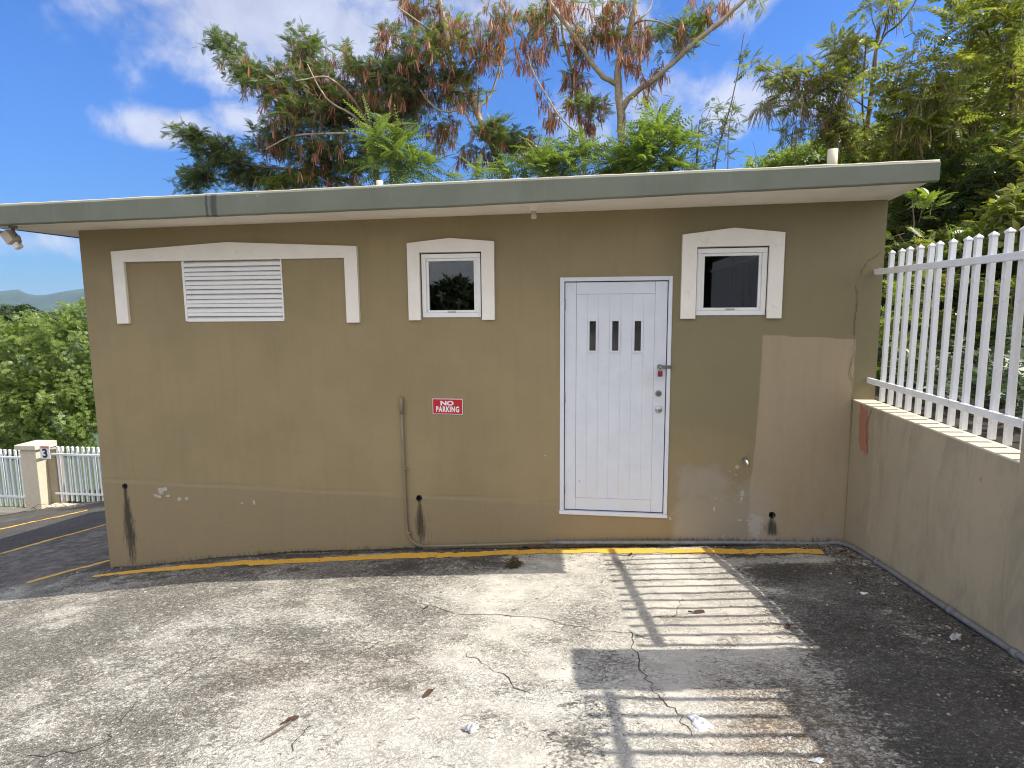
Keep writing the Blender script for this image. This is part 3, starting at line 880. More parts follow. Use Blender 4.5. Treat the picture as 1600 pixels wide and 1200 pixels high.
# decorative surrounds: raised plaster bands with a shallow peak
for name, (x0, x1, zb, zs, xp, zp, lw, rw, it, ptop) in {
        'a': (-4.452, -2.083, -.146, .515, -3.30, .575, .120, .118, .418, 0), 'b': (-1.632, -.874, -.128, .530, -1.257, .565, .105, .110, .448, 0),
        'c': (.668, 1.455, -.126, .548, 1.07, .592, .118, .112, .448, 0)}.items():
    out = [(x0, zb), (x0 - .003, zs), (xp, zp), (x1 + .003, zs), (x1, zb), (x1 - rw, zb), (x1 - rw, it), (x0 + lw, it - .004), (x0 + lw, zb)]
    m = MB()
    # split in three convex blocks sharing seams, joined into one raised band
    h = .028
    polys = [[(x0, zb), (x0 + lw, zb), (x0 + lw, it), (x0, it)], [(x1 - rw, zb), (x1, zb), (x1, it), (x1 - rw, it)], [(x0, it), (x1, it), (x1, zs), (xp, zp), (x0, zs)]]
    n = len(out)
    front = [(x, -h, z) for x, z in out]; rear = [(x, .0, z) for x, z in out]
    m.add([(x, -h, z) for x, z in polys[0]], [(0, 1, 2, 3)]); m.add([(x, -h, z) for x, z in polys[1]], [(0, 1, 2, 3)])
    m.add([(x, -h, z) for x, z in [(x0, it), (x0 + lw, it), (x1 - rw, it), (x1, it), (x1, zs), (xp, zp), (x0, zs)]], [tuple(range(7))])
    m.add(front + rear, [(i, (i + 1) % n, (i + 1) % n + n, i + n) for i in range(n)])
    o = m.build('window_surround', M['trimwhite'], bld)

# louvred vent
a, c, z0, z1 = HOLES['louvre']
lv = MB(); lv.box(a, a + .022, -.010, .06, z0, z1).box(c - .012, c, -.010, .06, z0, z1).box(a, c, -.008, .06, z0, z0 + .014)
louvre = lv.build('louvre_vent', M['framewhite'], bld)
louvre['label'] = 'white horizontal louvre vent'
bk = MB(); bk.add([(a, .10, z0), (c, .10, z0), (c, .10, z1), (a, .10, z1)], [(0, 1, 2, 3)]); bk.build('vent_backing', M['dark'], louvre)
NS = 13; pitch = (z1 - z0 - .02) / NS
sl_ = MB(); t_ = .005; yy0, yy1 = -.008, .036
sl_.add([(a + .023, yy0, 0), (c - .013, yy0, 0), (c - .013, yy1, pitch * .95), (a + .023, yy1, pitch * .95), (a + .023, yy0, t_ + .004), (c - .013, yy0, t_ + .004), (c - .013, yy1, pitch * .95 + t_), (a + .023, yy1, pitch * .95 + t_)],
        [(0, 1, 2, 3), (4, 7, 6, 5), (0, 4, 5, 1), (1, 5, 6, 2), (2, 6, 7, 3), (3, 7, 4, 0)])
sl_.add([(a + .023, yy0 - .001, -.016), (c - .013, yy0 - .001, -.016), (c - .013, yy0 - .001, t_ + .006), (a + .023, yy0 - .001, t_ + .006), (a + .023, yy0 + .003, -.016), (c - .013, yy0 + .003, -.016), (c - .013, yy0 + .003, t_ + .006), (a + .023, yy0 + .003, t_ + .006)],
        [(0, 1, 2, 3), (4, 7, 6, 5), (0, 4, 5, 1), (2, 6, 7, 3)])
slm = sl_.mesh('slat')
for k in range(NS):
    o = link('slat', slm, None, louvre)
    if not slm.materials: slm.materials.append(M['framewhite'])
    o.location = (0, random.uniform(-.001, .001), z0 + .018 + pitch * k)
    o.rotation_euler = (0, random.uniform(-.002, .002), 0)

# windows
for (a, c, z0, z1) in (HOLES['win1'], HOLES['win2']):
    def ring(mb, x0, x1, q0, q1, w, ya, yb):
        mb.box(x0, x1, ya, yb, q1 - w, q1, .003).box(x0, x1, ya, yb, q0, q0 + w, .003).box(x0, x0 + w, ya, yb, q0 + w + .0005, q1 - w - .0005, .003).box(x1 - w, x1, ya, yb, q0 + w + .0005, q1 - w - .0005, .003)
    f = MB(); ring(f, a + .008, c - .008, z0 + .010, z1 - .008, .038, .004, .06); fr = f.build('window', M['framewhite'], bld)
    s_ = MB(); ring(s_, a + .047, c - .047, z0 + .049, z1 - .047, .022, .016, .05); s_.build('sash', M['framewhite'], fr)
    g_ = MB(); g_.box(a + .066, c - .066, .030, .035, z0 + .068, z1 - .066); g_.build('pane', M['glass'], fr)
    l_ = MB(); mx_ = (a + c) / 2; l_.box(mx_ - .035, mx_ + .035, .008, .018, z0 + .050, z0 + .066, .002); l_.build('latch', M['steel'], fr)
    d_ = MB(); d_.box(a, c, .004, .12, z0, z0 + .010); d_.build('sill', M['darksteel'], fr)

# door
a, c, z0, z1 = HOLES['door']
dr = MB()
dr.box(a, a + .036, -.014, .07, z0 + .03, z1, .004).box(c - .030, c, -.014, .07, z0 + .03, z1, .004).box(a + .036, c - .030, -.014, .07, z1 - .034, z1, .004).box(a - .004, c + .004, -.018, .09, z0 - .002, z0 + .029, .004)
door = dr.build('door', M['doorwhite'], bld); door['label'] = 'white panelled metal door with three small windows'
lx0, lx1, lz0, lz1 = a + .042, c - .037, z0 + .040, z1 - .042
y0 = .010
bk = MB(); bk.box(lx0 - .004, lx1 + .004, y0 + .012, y0 + .035, lz0 - .006, lz1 + .006); bk.build('door_core', M['dark'], door)
for q in ((lx0, lx0 + .093), (lx1 - .098, lx1)):
    s_ = MB(); s_.box(q[0], q[1], y0, y0 + .02, lz0, lz1, .0018); s_.build('stile', M['doorwhite'], door)
px0, px1 = lx0 + .0945, lx1 - .0995
for (q0, q1) in ((lz0, lz0 + .105), (lz1 - .098, lz1)):
    s_ = MB(); s_.box(px0, px1, y0 + .001, y0 + .02, q0, q1, .0018); s_.build('door_rail', M['doorwhite'], door)
npk = 7; pw = (px1 - px0) / npk
pm = MB(); pm.box(0, pw - .0005, 0, .016, lz0 + .1065, lz1 - .0995, .0009); pm = pm.mesh('plank'); pm.materials.append(M['doorwhite'])
for k in range(npk):
    o = link('plank', pm, None, door); o.location = (px0 + pw * k + .0008, y0 + .004 + random.uniform(-.0004, .0004), 0)
for cxp in (926, 961.5, 996.5):
    p = at(cxp, 525, 0); w = .026; z_0, z_1 = at(926, 548, 0).z, at(926, 502, 0).z
    fr = MB()
    for q in ((p.x - w - .018, p.x - w, z_0 - .018, z_1 + .018), (p.x + w, p.x + w + .018, z_0 - .018, z_1 + .018), (p.x - w, p.x + w, z_1, z_1 + .018), (p.x - w, p.x + w, z_0 - .018, z_0)):
        fr.box(q[0], q[1], y0 - .006, y0 + .006, q[2], q[3], .003)
    fr.build('door_window_frame', M['doorwhite'], door)
    pn = MB(); pn.box(p.x - w, p.x + w, y0 - .0005, y0 + .0035, z_0, z_1); pn.build('door_pane', simple('dark_glass', (.012, .014, .014), .06, spec=.6), door)
for zz in (.0, -.80, -1.60):
    h_ = MB(); h_.tube([(lx0 - .003, y0 - .006, zz - .045), (lx0 - .003, y0 - .006, zz + .045)], .0065, 8); h_.build('hinge', M['darksteel'], door)
for (q, kind) in (((1029, 615), 0), ((1029, 640), 1)):
    p = at(*q, 0); k_ = MB()
    k_.lathe([(.030, y0), (.030, y0 - .006), (.025, y0 - .011), (.017, y0 - .012), (.016, y0 - .022), (.004, y0 - .023)] if kind else [(.026, y0), (.025, y0 - .008), (.018, y0 - .012), (.012, y0 - .010)], (p.x, 0, p.z), 'Y', 20)
    lock = k_.build('lock_cylinder' if not kind else 'door_lock', M['steel'] if kind else M['darksteel'], door)
    kk = MB(); kk.box(p.x - .002, p.x + .002, y0 - .0245, y0 - .0105, p.z - .007, p.z + .007); kk.build('keyhole', M['ink'], door)
# hasp on the door and padlock
p0, p1 = at(1028, 573, 0), at(1050, 573, 0)
hs = MB(); hs.box(p0.x, p1.x, -.022, -.016, p0.z - .014, p0.z + .014, .002); hs.box(p0.x - .004, p0.x + .03, y0 - .014, y0 - .001, p0.z - .018, p0.z + .018, .002)
hs.tube([(p1.x - .012, -.014, p0.z - .006), (p1.x - .012, -.030, p0.z - .006)], .004, 6)
hs.build('hasp', M['darksteel'], door)
pl = tag(empty('padlock', (p0.x + .016, -.034, p0.z - .02)), 'small dark red padlock hanging from the hasp on the white door', 'padlock')
q = (p0.x + .016, -.034, p0.z - .052)
bmb = MB(); bmb.box(q[0] - .020, q[0] + .020, q[1] - .009, q[1] + .009, q[2] - .028, q[2] + .020, .006); bmb.build('body', M['lockred'], pl)
arc = [(q[0] - .012 + .0, q[1], q[2] + .012), (q[0] - .012, q[1], q[2] + .04), (q[0] - .007, q[1], q[2] + .052), (q[0], q[1], q[2] + .056), (q[0] + .007, q[1], q[2] + .052), (q[0] + .012, q[1], q[2] + .04), (q[0] + .012, q[1], q[2] + .012)]
MB().tube(arc, .0038, 8).build('shackle', M['steel'], pl)

# wall cracks at the right-hand end and along the foot of the wall
def wall_ribbon(pts, wd, plane, seed, parent, mat=None, jit=.006):
    rr = random.Random(seed); P = []
    for a_, b_ in zip(pts[:-1], pts[1:]):
        n_ = max(2, int((b_ - a_).length / .012))
        for k in range(n_): P.append(a_.lerp(b_, k / n_))
    P.append(pts[-1]); V = []; Fc = []
    for i, p_ in enumerate(P):
        jx, jz = rr.uniform(-jit, jit), rr.uniform(-jit * .5, jit * .5); w_ = rr.uniform(.4, 1.2) * wd * (1 if 0 < i < len(P) - 1 else .2)
        d_ = (P[min(i + 1, len(P) - 1)] - P[max(0, i - 1)]).normalized()
        if plane == 'Y': nrm = Vector((-d_.z, 0, d_.x)); q_ = p_ + Vector((jx, 0, jz))
        else: nrm = Vector((0, -d_.z, d_.y)); q_ = p_ + Vector((0, jx, jz))
        V += [q_ + nrm * w_ / 2, q_ - nrm * w_ / 2]
        if i: Fc.append((2 * i - 2, 2 * i - 1, 2 * i + 1, 2 * i))
    m = MB(); m.add(V, Fc); return m.build('crack', mat or M['crackdark'], parent)


for i, (c_, w_) in enumerate([([(1378, 392), (1368, 402), (1355, 408), (1347, 422), (1343, 432)], .0032), ([(1337, 446), (1340, 470), (1337, 490), (1335, 508), (1334, 525)], .0042),
                              ([(1335, 527), (1334, 550), (1327, 578), (1333, 600), (1330, 640), (1328, 680)], .0022), ([(1333, 560), (1324, 588), (1334, 594)], .0018)]):
    wall_ribbon([at(x, y, -.0085 if y > 520 and x < 1342 else -.0045) for x, y in c_], w_, 'Y', i, bld)
foot = [at(x, y, -.010) for x, y in [(176, 887), (230, 886), (270, 880), (300, 877), (340, 872), (400, 868), (450, 863), (520, 861), (600, 859), (660, 856)]]
wall_ribbon(foot, .022, 'Y', 77, bld, jit=.006)
# peeled plaster chips at the lower left and near the tap, each with its own thin edge
def chip(cx, cz, rx, rz, seed, y=-.010, plane='Y', mat=None):
    rr = random.Random(seed); n_ = 9
    pts = [(cx + rx * math.cos(2 * math.pi * k / n_) * rr.uniform(.55, 1.1), cz + rz * math.sin(2 * math.pi * k / n_) * rr.uniform(.55, 1.1)) for k in range(n_)]
    return MB().prism(pts, y, y + .006).build('paint_chip', mat or M['trimwhite'], bld)


M['chip'] = simple('chipped_primer', (.44, .41, .36), .7, var=.15, nscale=40)
for i, (px, py, r1, r2) in enumerate([(258, 764, .028, .03), (263, 775, .045, .016), (249, 776, .03, .018), (292, 779, .030, .022), (397, 785, .016, .030), (1159, 780, .014, .028), (1116, 795, .012, .035), (1150, 742, .010, .012), (1156, 813, .03, .010), (1130, 838, .014, .008), (905, 752, .01, .01), (852, 712, .014, .008)]):
    p = at(px, py, -.009); chip(p.x, p.z, r1 * .8, r2 * .8, i, -.0115 if px < 800 else -.0055, mat=M['chip'])

# ------------------------------------------------------------------ fittings on the building
# wall conduit
cd = tag(empty('wall_conduit', (-1.72, -.02, -2.2)), 'tan painted conduit rising up the facade beside the no parking sign', 'conduit pipe')
cz = lambda x: float(lot_z(x, -.05))
pts = [at(627.5, 640, -.022), at(630, 700, -.022), at(632.5, 760, -.022), at(635, 815, -.022), at(637, 832, -.024), at(641, 843, -.028), at(649, 850, -.034), at(660, 853, -.04)]
MB().tube(pts, .0125, 10).build('upright_pipe', M['tanpipe'], cd)
MB().tube([at(627, 620, -.022), at(627.2, 630, -.022), at(627.8, 646, -.022)], [.014, .020, .018], 10).build('cap', M['tanpipe'], cd)
lay = [at(655, 853.4, -.04), at(720, 852.5, -.04), at(800, 850, -.04), at(860, 848, -.04)]
MB().tube(lay, .012, 10).build('lower_pipe', M['tanpipe'], cd)
for q in ((632, 732), (639, 832)):
    p = at(*q, -.02); s_ = MB(); s_.box(p.x - .026, p.x + .026, -.037, -.002, p.z - .006, p.z + .006, .002); s_.build('strap', M['tanpipe'], cd)
p = at(840, 849, -.04)
# black pipe running on along the foot of the facade and the retaining wall
hp = tag(empty('ground_pipe', (1.0, -.05, -1.97)), 'long grey flexible pipe lying along the foot of both walls', 'pipe')
P_ = [at(858, 848, -.04), at(950, 847.5, -.045), at(1060, 847.5, -.045), at(1180, 848, -.045), at(1290, 850, -.05)]
P_ += [Vector((1.95, -.075, -1.955)), Vector((1.99, -.14, -1.945)), Vector((2.018, -.24, -1.93))]
for yq in np.arange(-.5, -6.6, -.35): P_.append(Vector((2.020 + .004 * math.sin(yq * 5), yq, float(lot_z(2.02, yq)) + .022)))
# smooth it
def smooth_pts(P, it=2):
    for _ in range(it):
        Q = [P[0]]
        for a_, b_ in zip(P[:-1], P[1:]): Q += [a_.lerp(b_, .25), a_.lerp(b_, .75)]
        P = Q + [P[-1]]
    return P


MB().tube(smooth_pts(P_), .0165, 10).build('pipe_run', M['rubber'], hp)
for yq in (-.62, -1.55, -2.1):
    MB().tube([(2.02, yq, float(lot_z(2.02, yq)) + .022), (2.02, yq - .05, float(lot_z(2.02, yq - .05)) + .022)], .021, 10).build('coupling', M['rubber'], hp)

# no parking sign
def text_obj(name, body, size, mat, parent, cx, cz_, y, sx=1.0, sz=1.0, off=0.0, depth=.0004):
    cu = bpy.data.curves.new('lettering', 'FONT'); cu.body = body; cu.size = size; cu.align_x = 'CENTER'; cu.align_y = 'CENTER'
    cu.offset = off; cu.extrude = depth; cu.space_character = 1.14 if len(body) > 3 else 1.0; cu.resolution_u = 6
    to = bpy.data.objects.new('lettering', cu); COL.objects.link(to)
    dg = bpy.context.evaluated_depsgraph_get(); dg.update()
    me = bpy.data.meshes.new_from_object(to.evaluated_get(dg))
    bpy.data.objects.remove(to)
    me.transform(Matrix.Diagonal((sx, sz, 1, 1)))
    xs_ = [v.co.x for v in me.vertices]; ys_ = [v.co.y for v in me.vertices]
    me.transform(Matrix.Translation((-(min(xs_) + max(xs_)) / 2, -(min(ys_) + max(ys_)) / 2, 0)))
    me.transform(Matrix.Rotation(math.pi / 2, 4, 'X')); me.transform(Matrix.Translation((cx, y, cz_)))
    return link(name, me, mat, parent)


p0, p1 = at(676, 622.5, 0), at(723.5, 647.5, 0); cx, czz = (p0.x + p1.x) / 2, (p0.z + p1.z) / 2; W, H = p1.x - p0.x, p0.z - p1.z
ns = tag(empty('no_parking_sign', (cx, -.005, czz)), 'small red and white NO PARKING sign on the olive wall', 'sign')
MB().box(cx - W / 2, cx + W / 2, -.008, -.0045, czz - H / 2, czz + H / 2, .001).build('sign_plate', M['signwhite'], ns)
MB().box(cx - W / 2 + .005, cx + W / 2 - .005, -.0092, -.0075, czz - H / 2 + .005, czz + H / 2 - .005).build('red_field', M['red'], ns)
text_obj('lettering', 'NO', .060, M['signwhite'], ns, cx - .004, czz + .030, -.0098, 1.25, .88, .0028)
text_obj('lettering', 'PARKING', .062, M['signwhite'], ns, cx, czz - .024, -.0098, .74, 1.10, .0022)

# tap
p = at(1163, 719, 0)
tp = tag(empty('garden_tap', (p.x, -.03, p.z)), 'small metal tap sticking out of the chipped wall right of the door', 'tap')
MB().tube([(p.x - .008, .01, p.z + .012), (p.x - .006, -.035, p.z + .012), (p.x, -.06, p.z + .006), (p.x + .012, -.072, p.z - .014), (p.x + .014, -.074, p.z - .030)], [.011, .011, .012, .010, .011], 10).build('spout', M['steel'], tp)
MB().box(p.x - .032, p.x + .014, -.046, -.036, p.z + .026, p.z + .034, .002).tube([(p.x - .008, -.040, p.z + .012), (p.x - .008, -.040, p.z + .03)], .006, 8).build('handle', M['darksteel'], tp)

# bulb holder under the eave
p = at(834, 322, -.30); zb_ = roof_bot(p.x) + .02
zc = wall_top(p.x) + (-.30 / -.6) * (roof_bot(p.x) + .018 - wall_top(p.x))
bh = tag(empty('bulb_holder', (p.x, -.30, zc)), 'small cream lamp holder hanging under the middle of the eave', 'lamp holder')
MB().lathe([(.045, .002), (.045, -.008), (.030, -.018), (.018, -.028)], (p.x, -.30, zc), 'Z', 18).build('ceiling_plate', M['soffit'], bh)
MB().lathe([(.018, -.02), (.018, -.055), (.023, -.062), (.023, -.082), (.014, -.088)], (p.x, -.30, zc), 'Z', 14).build('socket', M['cream'], bh)

# floodlight with sensor under the left corner of the eave
fl = empty('floodlight', at(22, 360, -.45))
tag(fl, 'small weathered twin-headed floodlight under the left end of the eave', 'floodlight')
q = Vector(at(20, 352, -.45)); zc = roof_bot(q.x) + .02
MB().lathe([(.032, .0), (.032, -.018), (.012, -.022)], (q.x, q.y, zc), 'Z', 14).tube([(q.x, q.y, zc - .01), (q.x + .01, q.y - .005, zc - .05), (q.x + .03, q.y - .01, zc - .09)], .009, 8).build('bracket', M['darksteel'], fl)


def tilted_box(cx, cy, cz_, w, d, h, ang, mat, name, parent, bev=.004, yaw=0):
    m = MB(); m.box(-w / 2, w / 2, -d / 2, d / 2, -h / 2, h / 2, bev)
    me_ = m.mesh(name); me_.transform(Matrix.Translation((cx, cy, cz_)) @ Matrix.Rotation(yaw, 4, 'Z') @ Matrix.Rotation(ang, 4, 'Y'))
    return link(name, me_, mat, parent)


hp_ = at(17, 371, -.45)
tilted_box(hp_.x, hp_.y, hp_.z, .075, .09, .105, math.radians(-35), M['cream'], 'lamp_housing', fl)
tilted_box(hp_.x - .045, hp_.y, hp_.z + .012, .010, .088, .10, math.radians(-35), M['lens'], 'lamp_glass', fl, .002)
h2 = at(28, 384, -.45); tilted_box(h2.x, h2.y, h2.z, .052, .05, .048, math.radians(-30), M['soffit'], 'motion_sensor', fl)
MB().tube([(q.x + .03, q.y - .01, zc - .07), (q.x + .062, q.y - .01, zc - .09), (h2.x + .035, h2.y, h2.z + .035), (h2.x + .012, h2.y, h2.z + .02)], .007, 8).build('sensor_arm', M['darksteel'], fl)
MB().tube([(q.x - .02, q.y, zc), (q.x - .02, q.y + .02, zc - .05), (hp_.x + .02, hp_.y, hp_.z + .03)], .005, 6).build('cable', M['dark'], fl)

# ------------------------------------------------------------------ retaining wall, lighter top, fence at the right
def rw_attr(ya, yb, za, zb, x, thick, name, label, parent=None, cat='wall'):
    Ys = np.arange(ya, yb + .001, (yb - ya) / max(2, int((yb - ya) / .02))); Zs = np.linspace(za, zb, max(3, int((zb - za) / .02)))
    def fn(Yg, Zg):
        n1 = fbm(Yg, Zg, 2.2, 4, 61)
        bare = 1.15 * np.exp(-(((Yg + .215 - .10 * (Zg + .9)) / .095) ** 4 + ((Zg + .98) / .20) ** 4)) + .75 * np.exp(-(((Yg + 1.70) / .018) ** 2 + ((Zg + .96) / .025) ** 2)) + .75 * np.exp(-(((Yg + 1.14) / .02) ** 2 + ((Zg + 1.02) / .03) ** 2))
        newer = sm(Yg + .06 * (n1 - .5), -.42, -.38)
        V = np.stack([x + .004 * (n1 - .5) - .003 * np.clip(bare, 0, 1) * -1, Yg, Zg], -1)
        return V, dict(bare=np.clip(bare, 0, 1.1), newer=newer)
    me_ = grid_mesh(name, Ys, Zs, fn)
    return me_


rw = tag(empty('retaining_wall', (2.12, -1.0, -1.8)), 'low tan plastered retaining wall with peeling orange patch, carrying the picket fence', 'wall')
link('wall_face', rw_attr(-2.0, 0, -2.2, -.784, 2.044, .16, 'wall_face', ''), M['plaster'], rw)
MB().box(2.048, 2.200, -2.0, -.002, -2.2, -.786).build('wall_core', M['plaster'], rw)
MB().box(2.041, 2.202, -1.990, -.002, -.792, -.780, .003).build('sunlit_top', M['cream'], rw)  # wall's own paint made lighter; sun on the top put into the colour
for i, c_ in enumerate([[(1362, 640), (1352, 665), (1356, 710)], [(1422, 682), (1424, 690)]]):
    pts_ = []
    for (x, y) in c_:
        d = ray(x, y); t = (2.0405 - CAM[0]) / d[0]; pts_.append(Vector(CAM + d * t))
    wall_ribbon(pts_, .006, 'X', i + 5, rw)
pi = tag(empty('fence_pillar', (2.12, -2.2, -1.8)), 'square tan concrete pillar at the end of the retaining wall, edge of frame', 'pillar')
MB().box(2.036, 2.42, -2.40, -1.992, -2.2, .56, .006).build('shaft', M['plaster'], pi)
MB().box(2.020, 2.44, -2.42, -1.975, .56, .62, .008).build('cap', M['cream'], pi)
rw2 = tag(empty('upper_retaining_wall', (2.12, -4.5, -1.5)), 'taller tan retaining wall section nearer the viewer, past the pillar', 'wall')
MB().box(2.044, 2.200, -7.2, -2.402, -2.4, -.40).build('wall_body', M['plaster'], rw2)


def picket_mesh(h, cap=True, w=.030):
    m = MB(); w2 = w / 2
    m.box(-w2, w2, -w2, w2, 0, h, .0025)
    m.box(-w2 - .004, w2 + .004, -w2 - .004, w2 + .004, h, h + .012, .003)
    m.add([(-w2 - .002, -w2 - .002, h + .012), (w2 + .002, -w2 - .002, h + .012), (w2 + .002, w2 + .002, h + .012), (-w2 - .002, w2 + .002, h + .012), (0, 0, h + .030)],
          [(0, 1, 4), (1, 2, 4), (2, 3, 4), (3, 0, 4)])
    me_ = m.mesh('picket'); me_.materials.append(M['fencewhite']); return me_


def side_fence(y_from, y_to, zbase, ztop, zr1, zr2, label, first=None, pitch=.134):
    fe = tag(empty('picket_fence', (2.165, y_from, zbase)), label, 'fence', 'white picket fences')
    pm_ = picket_mesh(ztop - zbase - .03, w=.031)
    y = y_from; i = 0
    while y > y_to:
        o = link('picket', pm_, None, fe); o.location = (2.172, y, zbase + random.uniform(-.002, .002)); o.rotation_euler = (random.uniform(-.011, .011), random.uniform(-.008, .008), random.uniform(-.06, .06))
        y -= pitch; i += 1
    for zr in (zr1, zr2):
        MB().box(2.128, 2.155, y_to + .01, min(y_from + .185, -.012) if y_from > -1 else y_from + .07, zr - .022, zr + .022, .004).build('fence_rail', M['fencewhite'], fe)
    return fe


fe1 = side_fence(-.20, -1.97, -.765, .385, .228, -.622, 'white metal picket fence standing on the retaining wall beside the building')
fe2 = side_fence(-2.50, -7.1, -.385, .765, .60, -.25, 'white metal picket fence past the tan pillar, stepped up on the taller wall')

# ------------------------------------------------------------------ far left fence, pillar, sign
FY = 6.15
lz = lambda x, y: float(lot_z(x, y))
plr = tag(empty('gate_pillar', (-12.15, 6.3, -4.3)), 'square tan capped pillar between the far left fence sections', 'pillar')
pA = at(30, 700, 6.0); pB = at(49, 700, 6.0)
px_0, px_1 = pA.x, pB.x + .09
MB().box(px_0, px_1, 6.0, 6.42, -4.7, -2.98, .008).build('shaft', M['cream'], plr)
MB().box(px_0 - .06, px_1 + .06, 5.94, 6.48, -2.98, -2.88, .01).build('cap', M['cream'], plr)
MB().box(px_1 + .001, px_1 + .20, 6.25, 6.45, -4.6, -3.02, .006).build('jamb', M['plaster'], plr)


def left_fence(x0, x1, y, ztop, zr1, zr2, zbot, label, pitch=.088):
    fe = tag(empty('picket_fence', (x0, y, zbot)), label, 'fence', 'white picket fences')
    pm_ = picket_mesh(ztop - zbot - .03, w=.040)
    n_ = int((x1 - x0) / pitch)
    for i in range(n_ + 1):
        o = link('picket', pm_, None, fe); o.location = (x0 + pitch * i, y, zbot); o.rotation_euler = (random.uniform(-.008, .008), random.uniform(-.008, .008), 0)
    for zr in (zr1, zr2):
        MB().box(x0 - .12, x1 + .1, y - .05, y - .022, zr - .022, zr + .022, .004).build('fence_rail', M['fencewhite'], fe)
    return fe


left_fence(px_1 + .26, -8.9, FY + .12, -2.95, -3.13, -4.00, -4.18, 'far white picket fence right of the pillar with number 3 sign', .125)
left_fence(-17.2, px_0 - .06, FY + .3, -3.10, -3.28, -4.18, -4.42, 'far white picket fence left of the pillar, at the photo edge', .125)
cb = tag(MB().box(px_1 + .15, -8.8, 5.95, 6.22, -4.8, -4.20, .02).build('fence_kerb', M['cream']), 'low pale concrete kerb under the far picket fence', 'kerb')
cb2 = tag(MB().box(-17.4, px_0 - .05, 6.2, 6.5, -5.2, -4.46, .02).build('fence_kerb', M['cream']), 'low pale kerb under the fence left of the pillar', 'kerb')
q0, q1 = at(62, 696, 5.98), at(79.5, 717, 5.98)
sg = tag(empty('number_sign', ((q0.x + q1.x) / 2, 6.0, q1.z)), 'white bay number 3 sign hanging on the far picket fence', 'sign')
cx, czz, W, H = (q0.x + q1.x) / 2, (q0.z + q1.z) / 2, q1.x - q0.x, q0.z - q1.z
MB().box(cx - W / 2, cx + W / 2, 5.97, 5.98, czz - H / 2, czz + H / 2, .003).box(cx - .02, cx + .02, 5.981, 6.25, czz + H / 2 - .06, czz + H / 2 - .03).build('sign_plate', M['signwhite'], sg)
MB().box(cx - W / 2 + .03, cx + W / 2 - .01, 5.965, 5.9695, czz + H / 2 - .055, czz + H / 2 - .012).build('red_band', M['ink_red'], sg)
text_obj('lettering', '3', .26, M['ink'], sg, cx, czz - .02, 5.966, 1.05, 1.0, .008, .001)
# dead branches leaning on the kerb
db = MB()
for k in range(14):
    p = Vector((-11.25 + random.uniform(-.5, .6), 5.75 + random.uniform(-.12, .12), -4.16)); e_ = p + Vector((random.uniform(-.5, .5), random.uniform(-.1, .1), random.uniform(.0, .18)))
    db.tube([p, p.lerp(e_, .5) + Vector((0, 0, random.uniform(0, .06))), e_], [.008, .006, .003], 5)
tag(db.build('dead_branches', M['twig']), 'small heap of dry branches at the foot of the far fence', 'branches')
# ------------------------------------------------------------------ plants
def unit(a):
    return a / np.maximum(1e-9, np.linalg.norm(a, axis=-1, keepdims=True))


def frames(d, roll):
    """rotation matrices with local x along d, local z roughly up, rolled"""
    d = unit(d); up = np.tile(np.array([0, 0, 1.0]), (len(d), 1)); up[np.abs(d[:, 2]) > .95] = [1, 0, 0]
    y = unit(np.cross(up, d)); z = np.cross(d, y)
    c, s_ = np.cos(roll)[:, None], np.sin(roll)[:, None]
    y2 = y * c + z * s_; z2 = -y * s_ + z * c
    return np.stack([d, y2, z2], -1)


def scatter(name, tv, tf, pos, rot, scl, mat, parent, kind='stuff'):
    """many copies of a small leaf shape as one mesh"""
    tv = np.asarray(tv, float); tf = np.asarray(tf, int)
    V = np.einsum('kij,nj->kni', rot, tv) * scl[:, None, None] + pos[:, None, :]
    Fq = tf[None] + (np.arange(len(pos)) * len(tv))[:, None, None]
    o = link(name, np_mesh(name, V.reshape(-1, 3), Fq.reshape(-1, 4), False), mat, parent)
    if kind: o['kind'] = kind
    return o


def merge_t(parts):
    V, Fq, n = [], [], 0
    for v, f in parts:
        V.append(v); Fq.append(np.asarray(f) + n); n += len(v)
    return np.concatenate(V), np.concatenate(Fq)


def leaflet(base, d, side, ln, w, droop=.15):
    d = np.array(d) / np.linalg.norm(d); sd = np.array(side, float)
    b0 = np.array(base); m1 = b0 + d * ln * .45; tip = b0 + d * ln + np.array([0, 0, -droop * ln])
    return np.array([b0, m1 - sd * w / 2, tip, m1 + sd * w / 2 + np.array([0, 0, .1 * w])]), [(0, 1, 2, 3)]


def frond(n, L, pl, pw, droop, fwd=.35, taper=.5, start=.15):
    """pinnate leaf along local x, drooping in -z"""
    parts = []
    def rp(t): return np.array([L * t, 0, -droop * L * t * t])
    w = .0025 + L * .006
    for a_, b_ in ((0, .5), (.5, 1)):
        p_, q_ = rp(a_), rp(b_); parts.append((np.array([p_ + [0, -w, 0], q_ + [0, -w * .6, 0], q_ + [0, w * .6, 0], p_ + [0, w, 0]]), [(0, 1, 2, 3)]))
    for i in range(n):
        t = start + (1 - start) * (i + .5) / n; k = 1 - taper * abs(t - .5) * 1.6
        for sgn in (-1, 1):
            parts.append(leaflet(rp(t), (fwd, sgn * 1.0, -.12), (1, -sgn * fwd, 0), pl * k, pw * k))
    parts.append(leaflet(rp(1.0), (1, 0, -.2), (0, 1, 0), pl * .7, pw))
    return merge_t(parts)


